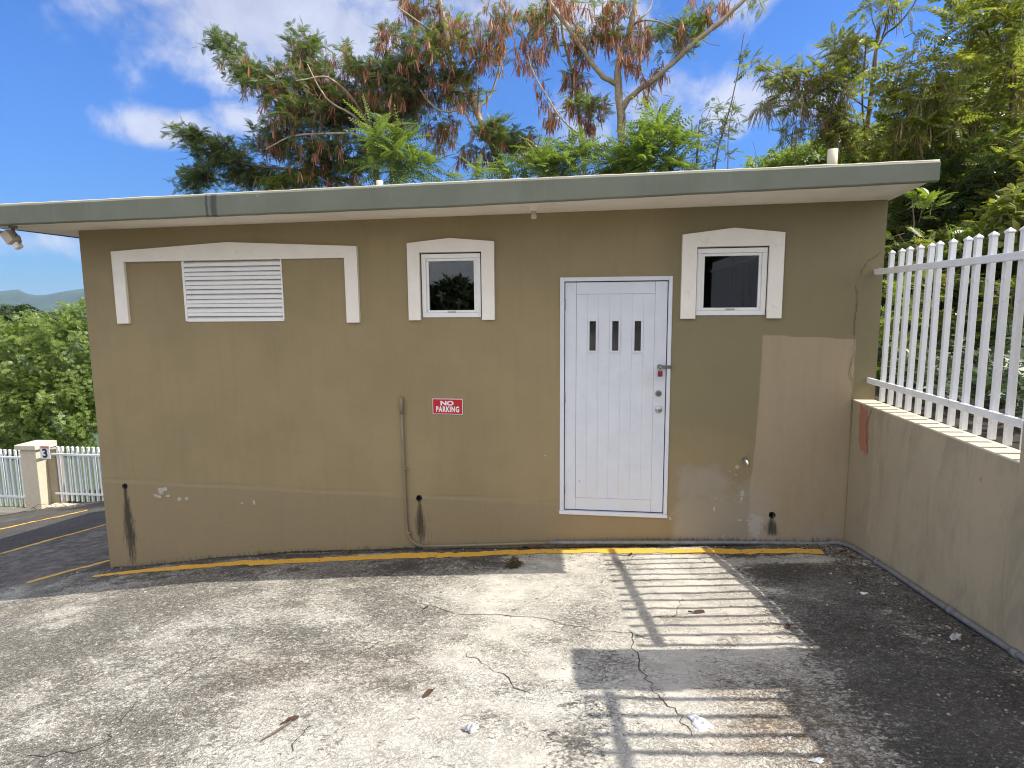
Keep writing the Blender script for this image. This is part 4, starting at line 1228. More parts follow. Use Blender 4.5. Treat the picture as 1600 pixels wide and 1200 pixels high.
FEATHER = frond(9, .26, .085, .020, .25, .45)
FERN = frond(9, .42, .078, .034, .30, .3)
PINNATE = frond(6, .24, .075, .034, .22, .5)
def broad(L, w):
    return np.array([[0, 0, 0], [L * .35, -w / 2, .0], [L * .8, -w * .32, -.05 * L], [L, 0, -.12 * L], [L * .8, w * .32, -.05 * L], [L * .35, w / 2, 0], [L * .5, 0, -.09 * w]]), \
        np.array([(0, 1, 6, 6), (0, 6, 5, 5), (1, 2, 3, 6), (6, 3, 4, 5)])
# whorl of 5 broad leaves
def whorl(n, L, w):
    parts = []
    for k in range(n):
        an = 2 * math.pi * k / n + .3; c_, s_ = math.cos(an), math.sin(an)
        base = np.array([0, 0, 0.]); d = np.array([c_, s_, .25])
        side = np.array([-s_, c_, 0]); d /= np.linalg.norm(d); mm = base + d * L * .5; tip = base + d * L - np.array([0, 0, .22 * L])
        parts.append((np.array([base + d * .01, mm - side * w / 2, tip, mm + side * w / 2]), [(0, 1, 2, 3)]))
    return merge_t(parts)


WHORL = whorl(6, .12, .05)


def pod_bunch(n, L, w, spread, rs):
    r = random.Random(rs); parts = []
    for k in range(n):
        an = r.uniform(0, 2 * math.pi); ox, oy = r.uniform(0, spread) * math.cos(an), r.uniform(0, spread) * math.sin(an)
        l_ = L * r.uniform(.7, 1.15); tw = r.uniform(0, math.pi); sx, sy = math.cos(tw), math.sin(tw); z0_ = -r.uniform(0, L * .35)
        b0 = np.array([ox * .2, oy * .2, 0]); b1 = np.array([ox, oy, z0_ - l_ * .5]); b2 = np.array([ox * 1.3, oy * 1.3, z0_ - l_])
        sd = np.array([sx, sy, 0]) * w / 2
        parts.append((np.array([b0 - sd * .3, b0 + sd * .3, b1 + sd, b1 - sd, b2 + sd * .45, b2 - sd * .45]), [(0, 1, 2, 3), (3, 2, 4, 5)]))
    return merge_t(parts)


PODS = [pod_bunch(6, .20, .018, .06, 1), pod_bunch(8, .17, .017, .08, 5), pod_bunch(4, .22, .019, .04, 9), pod_bunch(11, .19, .016, .10, 12), pod_bunch(3, .18, .020, .05, 15)]
LONGPODS = [pod_bunch(4, .24, .011, .10, 2), pod_bunch(2, .27, .010, .07, 3), pod_bunch(5, .20, .011, .13, 4)]


def curve_pts(a_, b_, sag, n, r):
    a_ = np.array(a_); b_ = np.array(b_); mid_ = (a_ + b_) / 2 + np.array([r.uniform(-1, 1), r.uniform(-1, 1), sag]) * np.linalg.norm(b_ - a_) * .18
    t = np.linspace(0, 1, n)[:, None]
    return (1 - t) ** 2 * a_ + 2 * t * (1 - t) * mid_ + t ** 2 * b_


class Plant:
    def __init__(s, name, label, cat, base, seed, group=None):
        s.root = tag(empty(name, base), label, cat, group); s.r = random.Random(seed); s.g = np.random.default_rng(seed)
        s.tw = MB(); s.leaf = {}; s.limbs = []; s.base = Vector(base)

    def limb(s, name, pts, r0, r1, mat, sides=9):
        P = smooth_pts([Vector(p) for p in pts], 2); n = len(P)
        P = [p + Vector((s.r.uniform(-1, 1), s.r.uniform(-1, 1), s.r.uniform(-1, 1))) * r0 * .18 for p in P]
        rad = [r0 + (r1 - r0) * (i / (n - 1)) * 1.0 for i in range(n)]
        rad = [q * s.r.uniform(.93, 1.07) for q in rad]
        MB().tube(P, rad, sides).build(name, mat, s.root); s.limbs += P

    def add(s, key, tmpl, mat, pos, d, scl, roll=None):
        L = s.leaf.setdefault(key, dict(t=tmpl, m=mat, p=[], d=[], s=[], r=[]))
        L['p'].append(pos); L['d'].append(d); L['s'].append(scl); L['r'].append(s.r.gauss(0, .5) if roll is None else roll)

    def nearest(s, p, reach):
        if not s.limbs: return Vector(p)
        q = min(s.limbs, key=lambda v: (v - Vector(p)).length)
        d = q - Vector(p)
        return Vector(p) + d * min(1, reach / max(.01, d.length))

    def blob(s, c, rx, rz, ry, n, key, tmpl, mat, per=8, scl=(.8, 1.25), pods=0.0, podkey='seed_pods', podt=None, podm=None, podscl=(.65, 1.2), twl=.55, up=.25, out=.9, twr=.006):
        c = Vector(c)
        for i in range(n):
            v = Vector((s.r.gauss(0, 1), s.r.gauss(0, 1), s.r.gauss(0, 1))).normalized() * (s.r.random() ** .45)
            e_ = c + Vector((v.x * rx, v.y * ry, v.z * rz))
            o_ = (e_ - c); st = e_ - (o_.normalized() * .6 + Vector((s.r.uniform(-.5, .5), s.r.uniform(-.5, .5), s.r.uniform(-.1, .7) * -1))).normalized() * twl * s.r.uniform(.6, 1.2)
            st = st.lerp(s.nearest(e_, twl * 1.1), .4) if s.limbs else st
            P = curve_pts(st, e_, .5, 5, s.r)
            s.tw.tube(P, [twr, twr * .9, twr * .7, twr * .5, twr * .3], 3, caps=False)
            T = np.gradient(P, axis=0)
            for k in range(per):
                t = s.r.uniform(.2, 1.0) if k else 1.0; idx = t * 4; i0 = min(3, int(idx)); fr_ = idx - i0
                p = P[i0] * (1 - fr_) + P[i0 + 1] * fr_; tg = T[i0] / np.linalg.norm(T[i0])
                rd = np.array([s.r.gauss(0, 1), s.r.gauss(0, 1), s.r.gauss(0, .55) + up]); d = tg * .45 + rd / np.linalg.norm(rd) * out
                s.add(key, tmpl, mat, p, d, s.r.uniform(*scl))
            if s.r.random() < pods:
                for k in range(s.r.choice((1, 2, 3, 4))):
                    p = P[4] if k == 0 else P[s.r.choice((2, 3))]
                    if k: p = p + np.array([s.r.gauss(0, .06), s.r.gauss(0, .06), s.r.uniform(-.10, .06)])
                    j_ = s.r.randrange(len(podt)); s.add(podkey + '.%03d' % (j_ + 1), podt[j_], podm, p, (s.r.uniform(-.25, .25) + 1e-3, s.r.uniform(-.25, .25), 0), s.r.uniform(*podscl), roll='pod')

    def finish(s, twmat):
        for key, L in s.leaf.items():
            pos = np.array([list(p) for p in L['p']]); d = np.array([list(q) for q in L['d']]); sc = np.array(L['s'])
            if L['r'][0] == 'pod':
                an = s.g.random(len(pos)) * 6.28; tl = s.g.normal(0, .20, (len(pos), 2))
                R = np.zeros((len(pos), 3, 3)); R[:, 0, 0] = np.cos(an); R[:, 0, 1] = -np.sin(an); R[:, 1, 0] = np.sin(an); R[:, 1, 1] = np.cos(an); R[:, 2, 2] = 1
                R[:, 0, 2] = -tl[:, 0]; R[:, 1, 2] = -tl[:, 1]
            else:
                R = frames(d, np.array(L['r'], float))
            scatter(key, L['t'][0], L['t'][1], pos, R, sc, L['m'], s.root)
        if s.tw.f:
            o = link('twigs', s.tw.mesh('twigs'), twmat, s.root); o['kind'] = 'stuff'


def pxr(n, Y):  # pixels -> metres at depth Y
    return n / F * (Y - CAM[1]) * 1.0


FT = dict(key='crown', tmpl=FEATHER, mat=M['feather'], podt=PODS, podm=M['pod'])

# tree A: spreading dark feathery tree behind the left half of the roof
Y = 8.0
A = Plant('feathery_tree', 'wide dark feathery tree with rusty hanging seed pods behind the left half of the roof', 'tree', at(600, 345, Y) - Vector((0, 0, 1.6)), 11, 'pod-bearing trees behind the building')
A.limb('trunk', [at(600, 420, Y), at(598, 330, Y), at(585, 250, Y), at(578, 187, Y)], .085, .05, M['barkdark'])
A.limb('branch', [at(590, 260, Y), at(572, 208, Y - .3), at(515, 208, Y - .6), at(453, 212, Y - .7), at(415, 233, Y - .7)], .035, .012, M['bark'], 7)
A.limb('branch', [at(580, 200, Y), at(550, 150, Y - .5), at(520, 125, Y - .8), at(506, 118, Y - .9), at(462, 127, Y - 1)], .034, .010, M['bark'], 7)
A.limb('branch', [at(582, 215, Y), at(556, 181, Y - .6), at(515, 160, Y - .8), at(500, 140, Y - .9), at(480, 100, Y - .6)], .030, .008, M['bark'], 7)
A.limb('branch', [at(590, 300, Y), at(500, 270, Y), at(400, 260, Y), at(330, 245, Y)], .05, .012, M['barkdark'], 7)
A.limb('branch', [at(560, 190, Y + .3), at(480, 170, Y + .3), at(410, 125, Y + .2), at(350, 75, Y)], .04, .010, M['barkdark'], 7)
for (cx, cy, rx, ry, n, pods, m) in [(352, 78, 30, 24, 26, .1, 'feather'), (385, 118, 42, 28, 46, .25, 'feather'), (430, 130, 50, 38, 60, .9, 'feather'), (476, 72, 26, 36, 36, .35, 'feather'), (490, 120, 40, 45, 70, 1.3, 'feather'),
                                     (535, 82, 22, 22, 8, 2.2, 'feather'), (545, 165, 46, 38, 60, 1.2, 'feather'), (460, 180, 60, 36, 70, .8, 'feather'), (300, 215, 38, 18, 40, .05, 'feather'), (345, 245, 52, 34, 90, .12, 'feather'), (310, 285, 48, 22, 56, .05, 'feather'),
                                     (400, 280, 60, 26, 80, .15, 'feather'), (430, 222, 52, 28, 60, .9, 'feather'), (500, 240, 60, 34, 80, .8, 'feather'), (560, 255, 60, 34, 70, .4, 'feather'), (480, 285, 70, 20, 60, .3, 'feather_light'),
                                     (520, 200, 50, 26, 40, .9, 'feather'), (560, 110, 24, 40, 30, 1.4, 'feather'), (585, 170, 34, 40, 44, 1.3, 'feather'), (520, 150, 44, 40, 40, 1.8, 'feather'), (450, 165, 40, 30, 26, 1.8, 'feather'), (600, 235, 40, 26, 30, 1.0, 'feather'), (436, 290, 30, 14, 20, .1, 'feather_light')]:
    A.blob(at(cx, cy, Y + random.uniform(-.4, .5)), pxr(rx, Y), pxr(ry, Y), .7, int(n * 1.1), scl=(.45, .85), pods=min(1, pods * .55), per=10 if pods < .7 else 8, key='crown' if m == 'feather' else 'young_leaves', tmpl=FEATHER, mat=M[m], podt=PODS, podm=M['pod'], twl=.45)
A.finish(M['twig'])

# tree B: pods and dark foliage right of it
Y = 7.6
B = Plant('feathery_tree', 'slender pale-barked tree hung thick with brown seed pods behind the roof, left of centre', 'tree', at(800, 340, Y) - Vector((0, 0, 1.5)), 12, 'pod-bearing trees behind the building')
B.limb('trunk', [at(812, 420, Y), at(800, 310, Y), at(790, 268, Y), at(760, 212, Y), at(731, 140, Y), at(703, 97, Y), at(700, 56, Y), at(687, 0, Y), at(680, -60, Y)], .085, .03, M['bark'])
B.limb('branch', [at(762, 222, Y), at(748, 212, Y - .1), at(737, 198, Y - .2), at(725, 169, Y - .3), at(690, 178, Y - .3), at(660, 150, Y - .3), at(645, 115, Y - .3)], .035, .010, M['bark'], 7)
B.limb('branch', [at(731, 145, Y), at(700, 140, Y - .2), at(665, 118, Y - .3), at(640, 110, Y - .3)], .028, .010, M['bark'], 7)
B.limb('branch', [at(703, 97, Y), at(690, 60, Y - .2), at(655, 35, Y - .4), at(620, 10, Y - .5)], .032, .010, M['bark'], 7)
B.limb('branch', [at(745, 170, Y), at(770, 150, Y + .2), at(790, 60, Y + .3), at(800, -20, Y + .4)], .03, .010, M['bark'], 7)
for (cx, cy, rx, ry, n, pods, m, per) in [(610, 60, 26, 28, 20, 1.1, 'feather', 3), (585, 130, 30, 34, 34, .8, 'feather', 7), (600, 95, 22, 30, 22, 1.2, 'feather', 4), (650, 15, 50, 26, 34, 1.3, 'feather', 3), (660, 90, 44, 44, 70, .9, 'feather', 7), (620, 130, 40, 40, 70, .7, 'feather', 8), (690, 50, 34, 40, 40, 1.2, 'feather', 3),
                                          (730, 75, 30, 46, 40, 1.0, 'feather_light', 4), (775, 40, 34, 40, 40, 1.2, 'feather', 3), (765, 85, 34, 26, 26, 1.2, 'feather', 2), (700, 130, 46, 34, 56, 1.0, 'feather', 5), (730, 150, 34, 28, 22, .6, 'feather_light', 4),
                                          (650, 165, 50, 34, 60, .8, 'feather', 6), (690, 210, 40, 28, 30, 1.0, 'feather', 4), (620, 190, 36, 20, 28, .8, 'feather', 5),
                                          (772, 205, 34, 20, 44, .3, 'feather', 8), (800, 225, 40, 22, 50, .3, 'feather', 8), (832, 222, 16, 18, 8, 1.3, 'feather', 2), (752, 245, 40, 18, 24, 1.0, 'feather', 4), (665, 55, 22, 20, 14, .4, 'feather_light', 4)]:
    B.blob(at(cx, cy, Y + random.uniform(-.4, .4)), pxr(rx, Y), pxr(ry, Y), .55, int(n * .95), scl=(.5, .9), pods=min(1, pods * .8), per=max(2, per), key='crown' if m == 'feather' else 'young_leaves', tmpl=FEATHER, mat=M[m], podt=PODS, podm=M['pod'], twl=.42)
B.finish(M['twig'])

# tree C: open tree with tall forked trunk right of centre
Y = 7.0
T3 = Plant('feathery_tree', 'open tall-forked tree with thick pale limbs and brown pods, right of centre over the roof', 'tree', at(970, 335, Y) - Vector((0, 0, 1.4)), 13, 'pod-bearing trees behind the building')
T3.limb('trunk', [at(966, 420, Y), at(968, 300, Y), at(972, 219, Y), at(969, 165, Y), at(965, 112, Y)], .092, .068, M['bark'])
T3.limb('branch', [at(965, 118, Y), at(968, 90, Y), at(981, 62, Y), at(990, 20, Y), at(994, -10, Y), at(1000, -60, Y)], .066, .045, M['bark'])
T3.limb('branch', [at(966, 132, Y), at(950, 125, Y - .1), at(931, 110, Y - .2), at(900, 60, Y - .4), at(870, 20, Y - .5), at(850, -10, Y - .6), at(835, -50, Y - .6)], .052, .034, M['bark'])
T3.limb('branch', [at(970, 175, Y), at(982, 152, Y - .1), at(1031, 118, Y - .3), at(1065, 85, Y - .4), at(1090, 62, Y - .5), at(1130, 30, Y - .5), at(1168, -5, Y - .5), at(1200, -40, Y - .5)], .058, .026, M['bark'])
T3.limb('branch', [at(915, 300, Y), at(910, 235, Y), at(905, 180, Y), at(898, 135, Y), at(888, 90, Y), at(880, 62, Y), at(876, 20, Y), at(874, -30, Y)], .035, .022, M['bark'], 8)
T3.limb('branch', [at(955, 250, Y - .5), at(940, 238, Y - .6), at(910, 215, Y - .7), at(875, 185, Y - .7), at(855, 150, Y - .7), at(831, 112, Y - .7), at(825, 85, Y - .7)], .022, .008, M['bark'], 7)
T3.limb('branch', [at(985, 45, Y), at(997, 31, Y - .2), at(1030, 33, Y - .4), at(1062, 47, Y - .5)], .024, .010, M['bark'], 7)
T3.limb('branch', [at(985, 45, Y), at(1005, 25, Y - .2), at(1018, 12, Y), at(1020, -20, Y)], .02, .010, M['bark'], 7)
T3.limb('branch', [at(1110, 48, Y - .5), at(1140, 30, Y - .7), at(1095, 60, Y - .7), at(1105, 68, Y - .8), at(1126, 72, Y - .8)], .009, .004, M['barkdark'], 5)
for (cx, cy, rx, ry, n, pods, m, per) in [(835, 30, 26, 26, 18, .8, 'feather_light', 5), (828, 80, 26, 22, 24, 1.4, 'feather', 1), (850, 50, 22, 26, 18, .6, 'feather_light', 4), (905, 70, 24, 22, 24, 1.0, 'feather_light', 4),
                                          (940, 40, 30, 30, 34, 1.2, 'feather', 2), (955, 60, 24, 24, 20, .7, 'feather_light', 4), (900, 120, 24, 26, 20, 1.0, 'feather', 3), (995, 60, 16, 40, 24, 1.3, 'feather', 1), (985, 90, 22, 20, 16, 1.2, 'feather', 1),
                                          (1035, 60, 40, 20, 26, .1, 'feather', 4), (1060, 60, 34, 24, 34, .1, 'feather_light', 5), (1085, 40, 26, 18, 22, .2, 'feather_light', 5), (1100, 10, 40, 14, 18, 1.5, 'feather', 1), (1025, 115, 12, 20, 10, 1.0, 'feather', 1), (885, 5, 40, 18, 20, 1.0, 'feather', 2),
                                          (900, 160, 30, 20, 18, .6, 'feather_light', 4), (862, 190, 18, 20, 12, 1.4, 'feather', 0), (925, 160, 26, 18, 24, .3, 'feather_light', 4), (940, 178, 14, 14, 10, .3, 'feather_light', 4), (848, 150, 10, 22, 6, 1.2, 'feather', 0), (1000, 150, 40, 40, 22, .2, 'feather', 1),
                                          (960, 10, 30, 14, 16, .9, 'feather', 2), (915, 200, 20, 14, 10, 1.0, 'feather', 1), (1180, 5, 24, 14, 8, .0, 'feather_light', 4), (700, 230, 1, 1, 0, 0, 'feather', 0)]:
    if n: T3.blob(at(cx, cy, Y - .2 + random.uniform(-.3, .3)), pxr(rx, Y), pxr(ry, Y), .4, int(n * .9), pods=min(1, pods * 1.0), per=max(1, per) if per else 1, key='crown' if m == 'feather' else 'young_leaves', tmpl=FEATHER, mat=M[m], podt=PODS, podm=M['pod'], twl=.35, scl=(.5, .85))
T3.finish(M['twig'])

# bright compound-leaved saplings just over the roof edge
def sapling(label, base, blobs, Y, seed, mat='fern', tm=FERN, per=6, scl=(.7, 1.2), stems=()):
    S = Plant('sapling', label, 'sapling', base, seed, 'saplings showing over the roof edge')
    for st, r0 in stems: S.limb('stem', st, r0, r0 * .35, M['barkdark'], 6)
    for (cx, cy, rx, ry, n) in blobs:
        S.blob(at(cx, cy, Y + random.uniform(-.2, .2)), pxr(rx, Y), pxr(ry, Y), .4, max(2, int(n * (.42 if mat == 'fern' else 1))), key='crown', tmpl=tm, mat=M[mat], per=per, scl=scl, twl=.35, up=.35)
    S.finish(M['twig']); return S


b0 = lambda px, Y: Vector((at(px, 300, Y).x, Y, -1.3))
sapling('bright green sapling with drooping ferny leaves left of the roof middle, before the dark tree', b0(612, 6), [(590, 215, 30, 20, 20), (625, 235, 40, 26, 36), (610, 260, 50, 22, 30), (655, 262, 34, 20, 20)], 6.0, 21, stems=[([b0(612, 6), at(612, 330, 6), at(610, 240, 6)], .03)], scl=(.9, 1.3))
sapling('yellow-green ferny sapling left of the forked trunk', b0(860, 6), [(835, 262, 46, 16, 30), (880, 258, 46, 20, 34), (905, 240, 40, 18, 26), (790, 268, 40, 12, 20), (850, 245, 30, 14, 16), (730, 275, 50, 8, 14)], 6.0, 22, stems=[([b0(860, 6), at(860, 330, 6), at(865, 250, 6)], .03)], scl=(.8, 1.2), mat='fern')
sapling('bright green ferny sapling around the foot of the forked trunk', b0(1010, 5.9), [(1000, 240, 44, 26, 44), (1040, 225, 36, 26, 36), (1030, 262, 50, 16, 36), (980, 262, 44, 16, 30), (1040, 190, 26, 12, 10), (950, 255, 30, 18, 20)], 5.9, 23, stems=[([b0(1010, 5.9), at(1010, 330, 5.9), at(1015, 230, 5.9)], .03)], scl=(.9, 1.35))
tw = sapling('thin twiggy shrub of bare sticks and sparse small leaves, right of the forked tree', b0(1110, 6.2), [(1120, 200, 34, 44, 26), (1140, 190, 24, 34, 16), (1110, 245, 34, 22, 20), (1160, 92, 16, 14, 5), (1085, 215, 14, 34, 10)], 6.2, 24, mat='feather', tm=PINNATE, per=3, scl=(.4, .7),
             stems=[([b0(1110, 6.2), at(1112, 262, 6.2), at(1138, 180, 6.2), at(1152, 120, 6.2), at(1163, 50, 6.2)], .017), ([b0(1090, 6.2), at(1087, 268, 6.2), at(1093, 187, 6.2)], .022), ([b0(1140, 6.2), at(1138, 262, 6.2), at(1137, 210, 6.2), at(1148, 150, 6.2)], .012), ([b0(1170, 6.2), at(1172, 262, 6.2), at(1183, 242, 6.2)], .008), ([b0(1180, 6.2), at(1184, 250, 6.2), at(1176, 220, 6.2)], .006)])

# right-hand trees: long curved pods and glossy leaflets, dense behind the fence
Y = 4.6
R1 = Plant('senna_tree', 'thin dark-stemmed tree with long curved pods, behind the right end of the roof', 'tree', Vector((at(1350, 250, Y).x, Y, -.6)), 31)
R1.limb('trunk', [Vector((at(1352, 300, Y).x, Y, -.8)), at(1350, 262, Y), at(1354, 200, Y), at(1362, 140, Y), at(1367, 100, Y), at(1373, 44, Y)], .040, .022, M['barkdark'])
R1.limb('branch', [at(1372, 75, Y), at(1383, 52, Y), at(1400, 42, Y - .1), at(1418, 22, Y - .1), at(1432, 0, Y - .1), at(1445, -30, Y - .1)], .016, .008, M['barkdark'], 7)
R1.limb('branch', [at(1378, 60, Y), at(1385, 40, Y), at(1392, 0, Y), at(1396, -30, Y)], .012, .008, M['barkdark'], 7)
R1.limb('branch', [at(1352, 210, Y), at(1346, 160, Y - .2), at(1354, 60, Y - .3)], .016, .010, M['barkdark'], 7)
R1.limb('branch', [at(1356, 170, Y), at(1320, 145, Y - .2), at(1270, 130, Y - .4), at(1215, 118, Y - .5), at(1185, 100, Y - .5)], .014, .004, M['barkdark'], 6)
R1.limb('branch', [at(1352, 200, Y), at(1310, 180, Y - .2), at(1260, 165, Y - .4), at(1200, 165, Y - .5)], .012, .004, M['barkdark'], 6)
R1.limb('branch', [at(1374, 60, Y), at(1362, 30, Y), at(1360, 0, Y)], .008, .004, M['barkdark'], 5)
for (cx, cy, rx, ry, n, pods) in [(1315, 75, 28, 22, 26, .3), (1290, 110, 26, 22, 16, .2), (1340, 95, 26, 22, 24, .3), (1215, 118, 34, 14, 14, .4), (1250, 135, 40, 20, 22, .8), (1190, 165, 14, 12, 6, .9), (1235, 170, 30, 20, 12, .9), (1300, 150, 36, 24, 26, .8),
                                  (1310, 195, 30, 24, 26, .6), (1275, 190, 30, 20, 14, .9), (1230, 215, 16, 14, 4, 1.0), (1365, 8, 26, 10, 12, .2), (1330, 220, 30, 24, 26, .2), (1180, 105, 20, 10, 6, .1), (1395, 20, 16, 20, 8, .9), (1285, 215, 20, 14, 8, .2)]:
    R1.blob(at(cx, cy, Y - .15 + random.uniform(-.2, .2)), pxr(rx, Y), pxr(ry, Y), .3, n, pods=min(1, pods), per=3, key='crown', tmpl=PINNATE, mat=M['glossy'], podkey='seed_pods', podt=LONGPODS, podm=M['pod_dark'], twl=.28, scl=(.65, 1.05), twr=.004)
R1.finish(M['twig'])


def mass(name, label, cat, Y, base, blobs, seed, mat='glossy', tm=PINNATE, per=7, scl=(.8, 1.25), pods=.1, group=None, trunk=None, ry=.7, twl=.42, tmat='barkdark'):
    S = Plant(name, label, cat, base, seed, group)
    for t in (trunk or []): S.limb(t[0], t[1], t[2], t[3], M[tmat], 8)
    for (cx, cy, rx, ryy, n) in blobs:
        S.blob(at(cx, cy, Y + S.r.uniform(-.3, .3)), pxr(rx, Y), pxr(ryy, Y), ry, int(n * .30), pods=pods, per=per, key='crown', tmpl=tm, mat=M[mat], podt=LONGPODS, podm=M['pod_dark'], twl=twl, scl=scl)
    S.finish(M['twig']); return S


bz = lambda x, y: float(bank_fn(np.array([x]), np.array([y]))[0][0][2])
def gb(px, Y, py=600):
    x = at(px, py, Y).x; return Vector((x, Y, bz(x, Y)))


g_ = 'trees crowding behind the right-hand fence'
mass('leafy_tree', 'glossy leafy tree with brown pods filling the top right corner', 'tree', 3.6, gb(1520, 3.6), [(1440, 110, 60, 50, 60), (1500, 60, 70, 50, 60), (1560, 110, 70, 60, 110), (1440, 190, 70, 50, 110), (1520, 190, 80, 50, 140), (1590, 200, 50, 60, 70), (1590, 40, 50, 50, 50), (1400, 150, 34, 36, 34), (1470, 30, 44, 30, 16), (1560, 10, 60, 24, 22)], 41,
     pods=.45, group=g_, trunk=[('trunk', [gb(1565, 3.6), at(1570, 420, 3.6), at(1578, 260, 3.6), at(1585, 120, 3.6), at(1590, -20, 3.6)], .05, .03), ('branch', [at(1575, 300, 3.6), at(1530, 240, 3.5), at(1490, 180, 3.4), at(1460, 100, 3.3)], .022, .008), ('branch', [at(1585, 110, 3.6), at(1520, 20, 3.6), at(1480, -10, 3.5)], .018, .008)], scl=(.8, 1.3), per=5)
mass('leafy_tree', 'darker glossy tree between the roof end and the picket fence', 'tree', 4.4, gb(1430, 4.4), [(1420, 240, 60, 40, 90), (1410, 300, 44, 44, 90), (1470, 280, 60, 50, 120), (1440, 350, 60, 40, 100), (1520, 330, 60, 50, 110), (1380, 230, 40, 20, 36), (1400, 370, 30, 30, 40)], 42, group=g_, pods=.08,
     trunk=[('trunk', [gb(1440, 4.4), at(1442, 420, 4.4), at(1440, 300, 4.4), at(1445, 200, 4.4)], .045, .02)], scl=(.8, 1.3), per=6)
mass('leafy_tree', 'shaded leafy tree behind the pickets at the right edge', 'tree', 3.2, gb(1590, 3.2), [(1570, 290, 60, 50, 110), (1560, 370, 60, 40, 80), (1600, 330, 50, 60, 90), (1590, 250, 50, 40, 60)], 43, group=g_, pods=.1,
     trunk=[('trunk', [gb(1560, 3.0), at(1535, 520, 3.0), at(1545, 400, 3.1), at(1555, 280, 3.2)], .045, .03)], scl=(.6, 1.05))
# backing wood on the slope behind, opaque and dark
def leaf_cloud(name, label, cat, base, boxes, seed, mat, tmpl, scl, group=None, kind_top=None, trunks=()):
    S = Plant(name, label, cat, base, seed, group)
    for t in trunks: S.limb(t[0], t[1], t[2], t[3], M['barkdark'], 7)
    g0 = S.g; P, Dd, Sc = [], [], []
    for (c, r_, n) in boxes:
        v = unit(g0.normal(size=(n, 3))) * (g0.random((n, 1)) ** .16)
        lump = 1 + .30 * np.sin(v[:, :1] * 9 + seed) * np.cos(v[:, 1:2] * 7 + v[:, 2:3] * 8)
        P.append(np.array(c) + v * np.array(r_) * lump); Dd.append(v * .5 + g0.normal(size=(n, 3)) * .6 + np.array([0, 0, .1])); Sc.append(g0.uniform(*scl, n))
    P, Dd, Sc = np.concatenate(P), np.concatenate(Dd), np.concatenate(Sc)
    Nn = unit(Dd * .8 + np.array([.25, 0, .55]) + g0.normal(0, .25, Dd.shape)); ax_ = unit(np.cross(Nn, g0.normal(size=Nn.shape))); Rm = np.stack([ax_, np.cross(Nn, ax_), Nn], -1)
    scatter('crown', tmpl[0], tmpl[1], P, Rm, Sc, mat, S.root)
    S.tw = MB(); return S


def bx_(cx, cy, Y, rx, ry, rd, n):
    c = at(cx, cy, Y); return (list(c), (pxr(rx, Y), rd, pxr(ry, Y)), n)


wg = 'trees on the slope behind the building'
leaf_cloud('broadleaf_tree', 'deep green broadleaf tree far behind the fence at the top right', 'tree', gb(1500, 8), [bx_(1540, 230, 8, 140, 110, 1.3, 2600), bx_(1580, 60, 8, 60, 50, 1.0, 260), bx_(1440, 330, 7.5, 120, 110, 1.2, 2600)], 51, M['glossy'], WHORL, (.8, 1.5), wg,
           [('trunk', [gb(1500, 8), at(1500, 300, 8), at(1510, 150, 8)], .12, .06)])
leaf_cloud('broadleaf_tree', 'dark shaded broadleaf tree low behind the picket fence', 'tree', gb(1450, 6.5), [bx_(1450, 470, 6.6, 110, 100, 1.0, 2200), bx_(1600, 440, 6.6, 130, 120, 1.0, 2400)], 52, M['darkgreen'], WHORL, (.8, 1.4), wg,
           [('trunk', [gb(1450, 6.5), at(1450, 450, 6.5)], .1, .06)])
leaf_cloud('broadleaf_tree', 'low rounded green tree peeping over the right part of the roof edge', 'tree', gb(1270, 6.8, 300), [bx_(1260, 262, 6.8, 80, 26, .7, 900), bx_(1330, 245, 6.8, 60, 34, .7, 800)], 53, M['bushgreen'], WHORL, (.6, 1.1), wg,
           [('trunk', [gb(1270, 6.8, 300), at(1270, 280, 6.8)], .07, .05)])
leaf_cloud('broadleaf_tree', 'low spreading tree added beyond the right edge to shade the bank', 'tree', Vector((6.5, 3.2, .2)), [((6.6, 3.0, 1.0), (1.3, 1.6, .9), 2200), ((6.0, 1.7, .7), (1.0, .9, .7), 1300), ((4.9, 2.6, .75), (.8, 1.5, .45), 1500), ((4.9, 4.2, 1.0), (.9, 1.0, .5), 900)], 54, M['glossy'], WHORL, (.9, 1.6), wg,  # shade tree, added mostly out of view to keep the bank dark
           [('trunk', [Vector((6.5, 3.2, -.2)), Vector((6.5, 3.1, .4)), Vector((6.5, 3.0, 1.0))], .13, .07)])
bt = 'trees across the lot behind the viewer'
leaf_cloud('broadleaf_tree', 'dark tree across the lot, mirrored in the right window', 'tree', Vector((3.2, -26, -1.0)), [((3.2, -26, 2.6), (4.2, 2.0, 3.2), 2600)], 55, M['darkgreen'], WHORL, (3, 5), bt, [('trunk', [Vector((3.2, -26, -1.5)), Vector((3.2, -26, 2.5))], .25, .15)])
leaf_cloud('broadleaf_tree', 'wide dark tree across the lot, mirrored in the middle window', 'tree', Vector((-7.0, -28, -2.0)), [((-7, -28, -1.2), (5.5, 2.2, 2.2), 3000)], 56, M['darkgreen'], WHORL, (3, 5), bt, [('trunk', [Vector((-7, -28, -2.5)), Vector((-7, -28, 2))], .3, .2)])
